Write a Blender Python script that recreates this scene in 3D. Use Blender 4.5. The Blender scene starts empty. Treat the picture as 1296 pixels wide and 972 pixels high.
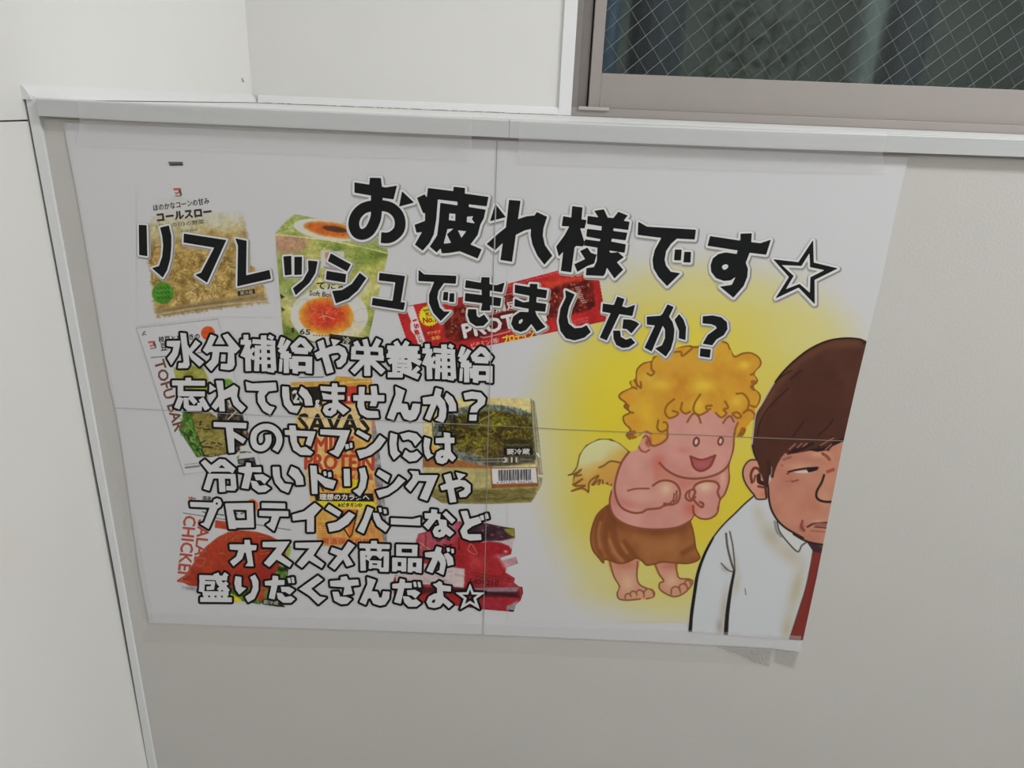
import bpy, math, random
import numpy as np
from mathutils import Matrix, Vector

# ------------------------------------------------------------------ camera
sc = bpy.context.scene
F, PIT, YAW, ROL, CX, CZ, LED, XW = 925.669452, 0.363745170, -0.00880328256, 0.0408578671, 0.521436301, 0.0132304867, 0.662740359, 0.574871250
CAM = np.array([CX, -0.8, CZ])
FW = np.array([math.sin(YAW)*math.cos(PIT), math.cos(YAW)*math.cos(PIT), -math.sin(PIT)])
_r = np.cross(FW, [0, 0, 1.0]); _r /= np.linalg.norm(_r); _u = np.cross(_r, FW)
RT = _r*math.cos(ROL) + _u*math.sin(ROL); UP = -_r*math.sin(ROL) + _u*math.cos(ROL)
cam_d = bpy.data.cameras.new('camera'); cam = bpy.data.objects.new('camera', cam_d); sc.collection.objects.link(cam)
cam_d.sensor_fit = 'HORIZONTAL'; cam_d.sensor_width = 36.0; cam_d.lens = F/1296*36.0; cam_d.clip_start = 0.01
M = Matrix(((RT[0], UP[0], -FW[0], CAM[0]), (RT[1], UP[1], -FW[1], CAM[1]), (RT[2], UP[2], -FW[2], CAM[2]), (0, 0, 0, 1)))
cam.matrix_world = M
sc.camera = cam

# ------------------------------------------------------------------ world, light, exposure
sc.view_settings.view_transform = 'Standard'
try: sc.view_settings.look = 'None'
except Exception: pass
sc.view_settings.gamma = 1.0
sc.view_settings.exposure = 0.0
sc.view_settings.use_curve_mapping = False
world = bpy.data.worlds.new('dusk_sky'); sc.world = world; world.use_nodes = True
world.node_tree.nodes['Background'].inputs[0].default_value = (0.55, 0.75, 0.95, 1)
world.node_tree.nodes['Background'].inputs[1].default_value = 0.08

def area_light(name, loc, rot, sx, sy, power, col=(0.985, 0.995, 1.0)):
    d = bpy.data.lights.new(name, 'AREA'); d.shape = 'RECTANGLE'; d.size = sx; d.size_y = sy; d.energy = power; d.color = col
    o = bpy.data.objects.new(name, d); sc.collection.objects.link(o); o.location = loc; o.rotation_euler = rot
    return o
CEIL = 1.60
area_light('stair_lamp_light', (2.10, -0.90, CEIL-0.075), (0, 0, 0), 1.2, 0.28, 40)
area_light('ledge_fill_light', (0.95, 0.26, CEIL-0.075), (0, 0, 0), 0.9, 0.2, 1.3)  # added fill from above, out of view, keeps the ledge top brighter

# ------------------------------------------------------------------ helpers
C = sc.collection
def back(px, py, lift=0.0, plane_y=0.0):
    """photo pixel -> point on the wall face y = plane_y - lift"""
    px = np.asarray(px, float); py = np.asarray(py, float)
    d = FW[None, :] + RT[None, :]*((px.ravel()-648)/F)[:, None] - UP[None, :]*((py.ravel()-486)/F)[:, None]
    t = ((plane_y-lift) - CAM[1])/d[:, 1]
    return CAM[None, :] + d*t[:, None]
def lin(c):
    c = np.asarray(c, float)/255.0
    return np.where(c <= 0.04045, c/12.92, ((c+0.055)/1.055)**2.4)
def link(name, me, mat=None, parent=None):
    o = bpy.data.objects.new(name, me); C.objects.link(o)
    if mat: me.materials.append(mat)
    if parent: o.parent = parent
    return o
def tag(o, label=None, cat=None, group=None, kind=None):
    if label: o['label'] = label
    if cat: o['category'] = cat
    if group: o['group'] = group
    if kind: o['kind'] = kind
    return o
def raw_mesh(name, V, polys, cols=None):
    """V (n,3); polys = list of (k,m) index arrays; cols (n,3) linear"""
    me = bpy.data.meshes.new(name); V = np.asarray(V, np.float32)
    loops = np.concatenate([np.asarray(p, np.int32).ravel() for p in polys]) if polys else np.zeros(0, np.int32)
    tot = np.concatenate([np.full(len(p), p.shape[1], np.int32) for p in polys])
    start = np.concatenate([[0], np.cumsum(tot)[:-1]]).astype(np.int32)
    me.vertices.add(len(V)); me.vertices.foreach_set('co', V.ravel())
    me.loops.add(len(loops)); me.loops.foreach_set('vertex_index', loops)
    me.polygons.add(len(tot)); me.polygons.foreach_set('loop_start', start); me.polygons.foreach_set('loop_total', tot)
    if cols is not None:
        a = me.attributes.new('ink', 'FLOAT_COLOR', 'POINT')
        c4 = np.ones((len(V), 4), np.float32); c4[:, :3] = cols
        a.data.foreach_set('color', c4.ravel())
    me.polygons.foreach_set('use_smooth', np.zeros(len(tot), bool))
    me.update(calc_edges=True); me.validate()
    return me
class MB:
    def __init__(s): s.v = []; s.f = []
    def box(s, x0, x1, y0, y1, z0, z1):
        n = len(s.v); s.v += [(x, y, z) for x in (x0, x1) for y in (y0, y1) for z in (z0, z1)]
        s.f += [tuple(n+i for i in q) for q in ((0,1,3,2),(4,6,7,5),(0,4,5,1),(2,3,7,6),(0,2,6,4),(1,5,7,3))]
    def prism(s, sections):
        """sections: list of equal-length closed loops of points, swept and capped"""
        n = len(s.v); k = len(sections[0])
        for q in sections: s.v += [tuple(map(float, p)) for p in q]
        for i in range(len(sections)-1):
            for j in range(k):
                a, b = n+i*k+j, n+i*k+(j+1) % k
                s.f.append((a, b, b+k, a+k))
        s.f.append(tuple(n+j for j in range(k))[::-1]); s.f.append(tuple(n+(len(sections)-1)*k+j for j in range(k)))
    def build(s, name, mat, parent=None, bevel=0.0):
        me = bpy.data.meshes.new(name); me.from_pydata(s.v, [], s.f); me.update()
        import bmesh
        b = bmesh.new(); b.from_mesh(me); bmesh.ops.recalc_face_normals(b, faces=b.faces)
        if bevel: bmesh.ops.bevel(b, geom=b.edges[:], offset=bevel, segments=2, affect='EDGES', profile=0.5)
        b.to_mesh(me); b.free()
        return link(name, me, mat, parent)
def empty(name, loc):
    o = bpy.data.objects.new(name, None); C.objects.link(o); o.location = loc; o.empty_display_size = 0.05
    return o

# ------------------------------------------------------------------ materials
def pmat(name, col, rough=0.5, spec=0.5, noise=0.0, nscale=8.0, bump=0.0, bscale=300.0, metal=0.0, alpha=1.0):
    m = bpy.data.materials.new(name); m.use_nodes = True; nt = m.node_tree; b = nt.nodes['Principled BSDF']
    b.inputs['Base Color'].default_value = (*col, 1); b.inputs['Roughness'].default_value = rough
    b.inputs['Specular IOR Level'].default_value = spec; b.inputs['Metallic'].default_value = metal; b.inputs['Alpha'].default_value = alpha
    tc = nt.nodes.new('ShaderNodeTexCoord')
    if noise:
        n = nt.nodes.new('ShaderNodeTexNoise'); n.inputs['Scale'].default_value = nscale; n.inputs['Detail'].default_value = 4
        r = nt.nodes.new('ShaderNodeMapRange'); r.inputs[3].default_value = 1-noise; r.inputs[4].default_value = 1+noise
        mx = nt.nodes.new('ShaderNodeMix'); mx.data_type = 'RGBA'; mx.blend_type = 'MULTIPLY'; mx.inputs[0].default_value = 1
        nt.links.new(tc.outputs['Object'], n.inputs['Vector']); nt.links.new(n.outputs[0], r.inputs[0])
        mx.inputs[6].default_value = (*col, 1); nt.links.new(r.outputs[0], mx.inputs[7]); nt.links.new(mx.outputs[2], b.inputs['Base Color'])
    if bump:
        n2 = nt.nodes.new('ShaderNodeTexNoise'); n2.inputs['Scale'].default_value = bscale; n2.inputs['Detail'].default_value = 3
        bp = nt.nodes.new('ShaderNodeBump'); bp.inputs['Strength'].default_value = bump; bp.inputs['Distance'].default_value = 0.002
        nt.links.new(tc.outputs['Object'], n2.inputs['Vector']); nt.links.new(n2.outputs[0], bp.inputs['Height']); nt.links.new(bp.outputs[0], b.inputs['Normal'])
    return m
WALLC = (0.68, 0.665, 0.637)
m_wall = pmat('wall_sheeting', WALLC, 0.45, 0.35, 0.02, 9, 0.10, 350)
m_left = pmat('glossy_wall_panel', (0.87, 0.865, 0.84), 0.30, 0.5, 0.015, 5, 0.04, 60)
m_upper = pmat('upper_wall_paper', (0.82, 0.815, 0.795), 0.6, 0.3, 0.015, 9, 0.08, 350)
m_white = pmat('white_trim_vinyl', (0.86, 0.87, 0.88), 0.35, 0.5, 0.015, 14)
m_nose = pmat('grey_white_edging', (0.63, 0.645, 0.65), 0.35, 0.5, 0.012, 14)
m_sill = pmat('ledge_board', (0.87, 0.87, 0.86), 0.5, 0.4, 0.03, 22)
m_gap = pmat('dark_joint', (0.10, 0.09, 0.085), 0.9, 0.1, 0.1, 40)
m_alu = pmat('bronze_grey_aluminium', (0.36, 0.325, 0.305), 0.42, 0.5, 0.03, 30, 0.03, 600)
m_alu2 = pmat('dark_frame_aluminium', (0.25, 0.225, 0.21), 0.45, 0.5, 0.03, 30)
m_floor = pmat('floor_vinyl', (0.13, 0.12, 0.11), 0.5, 0.4, 0.08, 6)
m_ceil = pmat('ceiling_board', (0.80, 0.79, 0.77), 0.8, 0.2, 0.02, 10, 0.1, 200)
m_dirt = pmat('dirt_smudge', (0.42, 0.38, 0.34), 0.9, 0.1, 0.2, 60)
INKGAIN = 1.38
m_ink = bpy.data.materials.new('printed_paper'); m_ink.use_nodes = True
_nt = m_ink.node_tree; _b = _nt.nodes['Principled BSDF']; _b.inputs['Roughness'].default_value = 0.6; _b.inputs['Specular IOR Level'].default_value = 0.2
_a = _nt.nodes.new('ShaderNodeAttribute'); _a.attribute_name = 'ink'; _nt.links.new(_a.outputs['Color'], _b.inputs['Base Color'])
def tape_mat(name, alpha, rough=0.22, col=(0.9, 0.91, 0.92)):
    m = pmat(name, col, rough, 0.6, 0.02, 30, 0.12, 45, 0, alpha)
    return m
m_tape = tape_mat('glossy_clear_tape', 0.22, 0.16, (1.0, 1.0, 1.0))
m_tape_thin = tape_mat('thin_clear_tape', 0.09, 0.35, (0.66, 0.63, 0.60))
m_tape_white = tape_mat('hazy_clear_tape', 0.22, 0.35, (0.92, 0.92, 0.92))
m_tape_dirty = tape_mat('dirty_clear_tape', 0.38, 0.4, (0.55, 0.53, 0.50))
m_glass = bpy.data.materials.new('patterned_glass'); m_glass.use_nodes = True
_b = m_glass.node_tree.nodes['Principled BSDF']
_b.inputs['Base Color'].default_value = (0.80, 0.90, 0.92, 1); _b.inputs['Roughness'].default_value = 0.16; _b.inputs['Transmission Weight'].default_value = 1.0; _b.inputs['IOR'].default_value = 1.32
m_wire = pmat('glass_wire', (0.33, 0.36, 0.36), 0.5, 0.5, 0.05, 90)

# ------------------------------------------------------------------ the room
XR, YB, FLOOR = 2.90, -2.0, -1.75
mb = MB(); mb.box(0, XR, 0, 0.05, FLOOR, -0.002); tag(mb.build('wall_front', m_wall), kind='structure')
# left wall: two sheets meeting in a thin joint at ledge height
mb = MB(); mb.box(-0.06, 0, YB, LED, FLOOR, -0.0215); mb.box(-0.06, 0, YB, LED, -0.0198, CEIL); tag(mb.build('wall_left', m_left), kind='structure')
mb = MB(); mb.box(-0.05, -0.0012, YB, -0.012, -0.0215, -0.0198); tag(mb.build('trim_5', m_gap), kind='structure')
# back wall above the ledge, with the window opening
WX0, WX1, WZ1 = XW+0.026, 1.80, 1.05
mb = MB(); mb.box(0, XW+0.004, LED, LED+0.12, -0.3, CEIL); mb.box(WX1+0.03, XR, LED, LED+0.12, -0.3, CEIL); mb.box(XW+0.004, WX1+0.03, LED, LED+0.12, WZ1+0.03, CEIL); mb.box(XW+0.004, WX1+0.03, LED, LED+0.12, -0.3, -0.004)
tag(mb.build('wall_back', m_upper), kind='structure')
mb = MB(); mb.box(XR, XR+0.06, YB, LED, FLOOR, CEIL); tag(mb.build('wall_right', m_left), kind='structure')
mb = MB(); mb.box(-0.06, XR+0.06, YB-0.06, YB, FLOOR, CEIL); tag(mb.build('wall_rear', m_wall), kind='structure')
mb = MB(); mb.box(-0.06, XR+0.06, YB-0.06, 0.05, FLOOR-0.08, FLOOR); tag(mb.build('floor', m_floor), kind='structure')
mb = MB(); mb.box(-0.06, XR+0.06, YB-0.06, LED+0.12, CEIL, CEIL+0.08); tag(mb.build('ceiling', m_ceil), kind='structure')
mb = MB(); mb.box(0, XR, 0.05, LED, -0.05, -0.001); tag(mb.build('trim_1', m_sill), kind='structure')       # ledge board

# nosing of the ledge (follows the measured edge)
edge = [(45, 124), (180, 131), (324, 137), (460, 143.5), (597, 149.5), (660, 152.5), (816, 159), (972, 165), (1125, 170), (1296, 176)]
E0 = back([p[0] for p in edge], [p[1] for p in edge], 0.009)
ex = np.append(E0[:, 0], XR-0.001); ez = np.append(E0[:, 2], E0[-1, 2]+(E0[-1, 2]-E0[-2, 2])*0.5)
NOSE_H = 0.0172
def nose_z(x): return np.interp(x, ex, ez)
mb = MB(); mb.prism([[(x, -0.009, z-NOSE_H), (x, -0.009, z-0.0012), (x, -0.0078, z), (x, 0.012, z), (x, 0.052, -0.0004), (x, 0.052, -0.0012), (x, 0.0, -0.0019), (x, 0.0, z-NOSE_H)] for x, z in zip(ex, ez)])
tag(mb.build('trim_2', m_nose), kind='structure')
# gap below the nosing, its shadow line put in as a brown strip
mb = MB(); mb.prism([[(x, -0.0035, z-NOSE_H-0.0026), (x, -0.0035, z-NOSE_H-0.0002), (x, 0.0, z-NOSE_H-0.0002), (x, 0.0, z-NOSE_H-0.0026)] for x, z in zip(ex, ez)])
tag(mb.build('trim_3', pmat('gap_shadow_brown', (0.36, 0.33, 0.31), 0.8, 0.2, 0.1, 30)), kind='structure')
jx = back([645], [152], 0.009)[0][0]
mb = MB(); mb.box(jx-0.0003, jx+0.0003, -0.0091, 0.004, float(nose_z(jx))-NOSE_H, float(nose_z(jx))+0.0002); tag(mb.build('trim_7', pmat('grey_seam', (0.33, 0.32, 0.31), 0.9, 0.1, 0.1, 40)), kind='structure')
# corner strip between the left wall and the poster wall
lo = [(30.5, 115), (54.5, 243), (100, 486), (146, 729), (188, 972), (214, 1120)]
hi = [(45, 124), (66, 243), (110.3, 486), (153.5, 729), (197, 972), (223, 1120)]
A0 = back([p[0] for p in lo], [p[1] for p in lo], 0.004); A1 = back([p[0] for p in hi], [p[1] for p in hi], 0.004)
secs = []
for a, b in zip(A0, A1):
    secs.append([(max(a[0], 0.0007), -0.004, a[2]), (b[0], -0.004, b[2]), (b[0], 0, b[2]), (max(a[0], 0.0007), 0, a[2])])
last = secs[-1]; secs.append([(x, y, FLOOR) for x, y, z in last])
mb = MB(); mb.prism(secs); tag(mb.build('trim_4', m_white), kind='structure')
mb = MB(); mb.box(0.0, 0.0008, -0.0036, 0.0, FLOOR, 0.001); tag(mb.build('trim_6', pmat('grey_joint', (0.34, 0.335, 0.32), 0.9, 0.1, 0.1, 40)), kind='structure')
# mitre cut at the top of the corner strip
q = back([31, 45.5, 47, 33], [115.5, 124, 122.5, 114], 0.0095)
# cove strips on the ledge, along back and left wall
CV = 0.0135
mb = MB(); mb.prism([[(x, LED, 0), (x, LED-0.010, 0), (x, LED-0.006, CV*0.6), (x, LED-0.002, CV), (x, LED, CV)] for x in (0.012, XW-0.0005)]); tag(mb.build('baseboard_back', m_white), kind='structure')
mb = MB(); mb.prism([[(0, y, 0), (0.010, y, 0), (0.006, y, CV*0.6), (0.002, y, CV), (0, y, CV)] for y in (-0.006, LED-0.003)]); tag(mb.build('baseboard_left', m_white), kind='structure')
# grime along the foot of the cove
rng = random.Random(5)
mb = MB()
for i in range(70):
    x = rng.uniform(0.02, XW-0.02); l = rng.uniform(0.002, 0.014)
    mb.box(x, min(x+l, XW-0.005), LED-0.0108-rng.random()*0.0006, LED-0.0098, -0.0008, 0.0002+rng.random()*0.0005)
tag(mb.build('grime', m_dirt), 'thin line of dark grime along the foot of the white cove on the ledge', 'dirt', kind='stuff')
mb = MB()
dv = FW+RT*((307.5-648)/F)-UP*((101-486)/F); p = CAM+dv*(-CAM[0]/dv[0])
mb.box(0, 0.0008, p[1]-0.006, p[1]-0.001, p[2]-0.003, p[2]+0.003); mb.box(0, 0.001, p[1]-0.002, p[1]+0.003, p[2]-0.004, p[2]-0.001)
o = mb.build('wall_chip', m_dirt); tag(o, 'small brown chip in the pale wall above the left end of the ledge', 'chip')

# ------------------------------------------------------------------ window
win = empty('window_1', (XW, LED, 0)); win['kind'] = 'structure'
def wb(name, mat, boxes, bevel=0.0):
    m = MB()
    for b in boxes: m.box(*[v-o for v, o in zip(b, (XW, XW, LED, LED, 0, 0))])
    return m.build(name, mat, win, bevel)
def bx(px, py, y): return back([px], [py], 0, y)[0]
y0 = LED
xa = bx(722.5, 143, y0)[0]
wb('casing', m_white, [(XW-0.0005, xa, y0-0.006, y0+0.05, -0.0005, WZ1), (XW-0.0005, WX1+0.03, y0-0.006, y0+0.05, WZ1, WZ1+0.022), (WX1, WX1+0.03, y0-0.006, y0+0.05, -0.0005, WZ1)], 0.0008)
zb = bx(972, 151, y0+0.004)[2]; zs = bx(972, 145.5, y0+0.012)[2]; zr = bx(972, 101, y0+0.016)[2]
x1 = bx(731, 120, y0+0.008)[0]; x2 = bx(744.5, 130, y0+0.02)[0]; x3 = bx(758.3, 137, y0+0.016)[0]; xg = bx(761, 94.5, y0+0.020)[0]
wb('frame', m_alu2, [(xa, x1, y0+0.006, y0+0.075, zb, WZ1), (xa, WX1, y0+0.006, y0+0.075, WZ1-0.02, WZ1), (WX1-0.02, WX1, y0+0.006, y0+0.075, zb, WZ1), (x1, x2-0.003, y0+0.022, y0+0.075, zb, WZ1-0.02)], 0.0006)
wb('frame', m_alu, [(xa, WX1, y0+0.002, y0+0.075, -0.001, zs)], 0.0008)
wb('joint', m_gap, [(x2-0.003, x2, y0+0.03, y0+0.07, zs, WZ1-0.02)])
sash = [(x2, xg, y0+0.014, y0+0.04, zs, WZ1-0.02), (xg, WX1-0.02, y0+0.014, y0+0.04, zs, zr), (xg, WX1-0.02, y0+0.014, y0+0.04, WZ1-0.05, WZ1-0.02), (WX1-0.05, WX1-0.02, y0+0.014, y0+0.04, zr, WZ1-0.05)]
wb('sash', m_alu, sash, 0.0008)
p0 = bx(732, 139.5, y0-0.002); p1 = bx(771, 134.5, y0-0.002)
wb('frame_clip', pmat('pale_aluminium', (0.50, 0.485, 0.47), 0.4, 0.5, 0.02, 30), [(p0[0], p1[0], y0-0.003, y0+0.012, p0[2]+0.001, p1[2]-0.002)], 0.0006)
wb('pane', m_glass, [(xg-0.004, WX1-0.046, y0+0.024, y0+0.030, zr-0.004, WZ1-0.046)])
# rhombus wire net of the pane
gx0, gx1, gz0, gz1 = xg, WX1-0.05, zr, WZ1-0.05
mbw = MB()
def wire(ax, az, bx_, bz):
    # clip to the pane
    dx, dz = bx_-ax, bz-az; t0, t1 = 0.0, 1.0
    for pp, qq in ((-dx, ax-gx0), (dx, gx1-ax), (-dz, az-gz0), (dz, gz1-az)):
        if abs(pp) < 1e-12:
            if qq < 0: return
        else:
            r = qq/pp
            if pp < 0: t0 = max(t0, r)
            else: t1 = min(t1, r)
    if t0 >= t1: return
    a = np.array([ax+dx*t0, az+dz*t0]); b = np.array([ax+dx*t1, az+dz*t1]); d = (b-a)/np.linalg.norm(b-a); n = np.array([-d[1], d[0]])*(0.00042 if dx > 0 else 0.00026)
    yy = y0+0.0236
    mbw.prism([[(p[0]+n[0]-XW, yy-LED, p[1]+n[1]), (p[0]-XW, yy-0.0004-LED, p[1]), (p[0]-n[0]-XW, yy-LED, p[1]-n[1]), (p[0]-XW, yy+0.0004-LED, p[1])] for p in (a, b)])
PITCH = 0.0400
for i in range(-60, 90):
    s = gx0+i*PITCH
    wire(s, gz0, s+2.0*math.cos(math.radians(41)), gz0+2.0*math.sin(math.radians(41)))
    s2 = gx0+0.012+i*PITCH*0.95
    wire(s2, gz0, s2-2.0*math.cos(math.radians(53)), gz0+2.0*math.sin(math.radians(53)))
mbw.build('wire_net', m_wire, win)

# ------------------------------------------------------------------ outside, seen dimly through the glass
m_out = pmat('mossy_outer_wall', (0.29, 0.32, 0.265), 0.9, 0.1, 0.6, 4.5)
m_blue = pmat('blue_sheet', (0.12, 0.19, 0.26), 0.7, 0.2, 0.1, 8)
m_dark = pmat('dark_pipe', (0.06, 0.07, 0.08), 0.6, 0.3, 0.1, 8)
m_leaf = pmat('dark_leaf', (0.12, 0.145, 0.08), 0.7, 0.3, 0.3, 6)
m_pale = pmat('pale_pipe', (0.30, 0.33, 0.30), 0.7, 0.3, 0.15, 6)
YO = LED+0.12
mb = MB(); mb.box(0.2, 3.2, YO+0.55, YO+0.65, -0.8, 1.5); tag(mb.build('neighbouring_wall', m_out), 'dim mossy green-grey wall standing outside the wired window', 'wall')
mb = MB()
for i in range(7):
    xx = 0.50+i*0.031; mb.prism([[(xx+0.012*math.cos(a), YO+0.20+0.006*math.sin(a), z) for a in np.linspace(0, 2*math.pi, 9)[:-1]] for z in (-0.5, 1.4)])
mb.box(0.49, 0.71, YO+0.203, YO+0.206, -0.5, 1.4)
tag(mb.build('corrugated_sheet', m_blue), 'dull blue upright sheet outside, at the left edge of the window glass', 'sheet')
def pipe(x, y, r, mat, label, name, cat):
    root = MB(); root.prism([[(x+r*math.cos(a), y+r*math.sin(a), z) for a in np.linspace(0, 2*math.pi, 17)[:-1]] for z in (-0.5, 1.4)])
    for z in (-0.1, 0.35, 0.8): root.prism([[(x+(r+0.006)*math.cos(a), y+(r+0.006)*math.sin(a), z+h) for a in np.linspace(0, 2*math.pi, 17)[:-1]] for h in (0, 0.03)])
    tag(root.build(name, mat), label, cat)
pipe(0.795, YO+0.22, 0.062, m_dark, 'thick black pipe outside the window, next to the blue sheet', 'drain_pipe', 'pipe')
pipe(1.29, YO+0.30, 0.028, m_pale, 'pale thin pipe outside, in front of the mossy wall', 'drain_pipe', 'pipe')
pipe(1.40, YO+0.34, 0.05, m_dark, 'dark pipe outside, just right of the pale thin pipe', 'drain_pipe', 'pipe')
pipe(2.02, YO+0.30, 0.07, m_dark, 'thick dark pipe outside, at the right end of the visible glass', 'drain_pipe', 'pipe')
mb = MB(); mb.box(1.5, 2.0, YO+0.44, YO+0.47, 0.36, 1.4); tag(mb.build('hanging_sheet', pmat('grey_blue_sheet', (0.15, 0.24, 0.36), 0.8, 0.2, 0.2, 4)), 'grey-blue sheet hanging outside behind the right half of the window', 'sheet')
def shrub(x0, zlo, zhi, n, label):
    rg = random.Random(int(x0*100)); v = []; f = []
    for i in range(n):
        c = Vector((x0+rg.uniform(-0.12, 0.12), YO+0.36+rg.uniform(-0.08, 0.08), rg.uniform(zlo, zhi))); a = rg.uniform(0, 6.28); e = rg.uniform(-0.8, 0.8); L = rg.uniform(0.02, 0.045); w = L*0.35
        d = Vector((math.cos(a)*math.cos(e), math.sin(a)*math.cos(e), math.sin(e))); s = d.cross(Vector((0.2, 0.3, 1))).normalized()*w
        k = len(v); v += [c, c+d*L*0.5+s, c+d*L, c+d*L*0.5-s]; f.append((k, k+1, k+2, k+3))
    me = bpy.data.meshes.new('foliage'); me.from_pydata([tuple(p) for p in v], [], f); me.update()
    root = empty('shrub', (0, 0, 0)); link('foliage', me, m_leaf, root)
    st = MB()
    for k in range(4):
        xx = x0+(k-1.5)*0.05; st.prism([[(xx+0.006*math.cos(a)+0.03*(z+0.5)*(k-1.5), YO+0.36+0.006*math.sin(a), z) for a in np.linspace(0, 2*math.pi, 7)[:-1]] for z in (-0.5, zhi)])
    st.build('stem', m_leaf, root)
    tag(root, label, 'shrub')
shrub(1.06, 0.05, 0.9, 420, 'dim green shrub outside, left of the pale thin pipe')
mb = MB(); mb.box(-0.2, 3.4, YO, YO+0.65, -0.85, -0.8); tag(mb.build('outside_ground', m_out), kind='structure')

# lamp fixtures on the ceiling
def lamp_fixture(x, y, L, W, label):
    lamp = empty('ceiling_lamp', (x, y, CEIL)); tag(lamp, label, 'lamp')
    m = MB(); m.box(-L, L, -W, W, -0.055, 0.0); m.build('housing', m_white, lamp, 0.004)
    for xx in (-L, L-0.03):
        m = MB(); m.box(xx, xx+0.03, -W, W, -0.085, -0.055); m.build('end_cap', m_white, lamp, 0.002)
lamp_fixture(2.10, -0.90, 0.64, 0.17, 'slim white fluorescent lamp on the ceiling above the stair, nearer the viewer')
lamp_fixture(0.95, 0.26, 0.50, 0.13, 'added unseen white ceiling lamp above the ledge, there to brighten the ledge')  # housing made up to carry the added ledge fill

# ------------------------------------------------------------------ printing: flat ink regions laid on the paper
PAPER = (196, 196, 199)
K = INKGAIN
def ink(c): return np.clip(lin(c)*K, 0, 0.93)
def crm(pts, n=8, closed=False):
    """smooth curve through points"""
    P = np.asarray(pts, float)
    if len(P) < 3: return P
    Q = np.vstack([P[-1], P, P[0], P[1]]) if closed else np.vstack([2*P[0]-P[1], P, 2*P[-1]-P[-2]])
    out = []
    for i in range(1, len(Q)-2):
        p0, p1, p2, p3 = Q[i-1], Q[i], Q[i+1], Q[i+2]
        t = np.linspace(0, 1, n, endpoint=False)[:, None]
        out.append(0.5*((2*p1)+(-p0+p2)*t+(2*p0-5*p1+4*p2-p3)*t**2+(-p0+3*p1-3*p2+p3)*t**3))
    if not closed: out.append(P[-1][None])
    return np.vstack(out)
def poly_sdf(P, X, Y):
    P = np.asarray(P, float); d2 = np.full(X.shape, 1e12); w = np.zeros(X.shape, int)
    for i in range(len(P)):
        x0, y0 = P[i]; x1, y1 = P[(i+1) % len(P)]
        ex_, ey_ = x1-x0, y1-y0; l2 = ex_*ex_+ey_*ey_
        if l2 < 1e-12: continue
        px, py = X-x0, Y-y0
        t = np.clip((px*ex_+py*ey_)/l2, 0, 1)
        d2 = np.minimum(d2, (px-t*ex_)**2+(py-t*ey_)**2)
        cr = ex_*py-ey_*px
        w += ((y0 <= Y) & (y1 > Y) & (cr > 0)).astype(int) - ((y0 > Y) & (y1 <= Y) & (cr < 0)).astype(int)
    d = np.sqrt(d2)
    return np.where(w != 0, -d, d)
def line_dist(P, X, Y):
    P = np.asarray(P, float); d2 = np.full(X.shape, 1e12)
    for i in range(len(P)-1):
        x0, y0 = P[i]; x1, y1 = P[i+1]; ex_, ey_ = x1-x0, y1-y0; l2 = max(ex_*ex_+ey_*ey_, 1e-9)
        px, py = X-x0, Y-y0; t = np.clip((px*ex_+py*ey_)/l2, 0, 1)
        d2 = np.minimum(d2, (px-t*ex_)**2+(py-t*ey_)**2)
    return np.sqrt(d2)
def stroke_poly(pts, w):
    """butt-ended mitred outline of a polyline"""
    P = np.asarray(pts, float); n = len(P); L = []; R = []
    for i in range(n):
        d0 = P[i]-P[i-1] if i > 0 else P[1]-P[0]; d1 = P[i+1]-P[i] if i < n-1 else P[-1]-P[-2]
        d0 = d0/np.linalg.norm(d0); d1 = d1/np.linalg.norm(d1)
        n0 = np.array([-d0[1], d0[0]]); n1 = np.array([-d1[1], d1[0]]); m = n0+n1; m /= np.linalg.norm(m)
        k = min(1/max(m@n0, 0.35), 2.2)
        L.append(P[i]+m*k*w/2); R.append(P[i]-m*k*w/2)
    return np.array(L+R[::-1])
def ell(cx, cy, rx, ry, rot=0.0, n=28):
    a = np.linspace(0, 2*math.pi, n, endpoint=False); c, s = math.cos(math.radians(rot)), math.sin(math.radians(rot))
    return np.stack([cx+rx*np.cos(a)*c-ry*np.sin(a)*s, cy+rx*np.cos(a)*s+ry*np.sin(a)*c], 1)
class Bag:
    """collects coloured polygons given in photo pixels and builds one mesh"""
    def __init__(s): s.V = []; s.C = []; s.P = []; s.n = 0
    def add(s, xy, lift, col, polys):
        xy = np.asarray(xy, float)
        s.V.append(back(xy[:, 0], xy[:, 1], lift)); col = np.asarray(col, float)
        s.C.append(np.broadcast_to(col, (len(xy), 3)) if col.ndim == 1 else col)
        for p in polys:
            p = np.asarray(p, np.int64)
            if len(p): s.P.append(p+s.n)
        s.n += len(xy)
    def build(s, name, parent=None):
        by = {}
        for p in s.P: by.setdefault(p.shape[1], []).append(p)
        me = raw_mesh(name, np.vstack(s.V), [np.vstack(v) for v in by.values()], np.vstack(s.C))
        return link(name, me, m_ink, parent)
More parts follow.
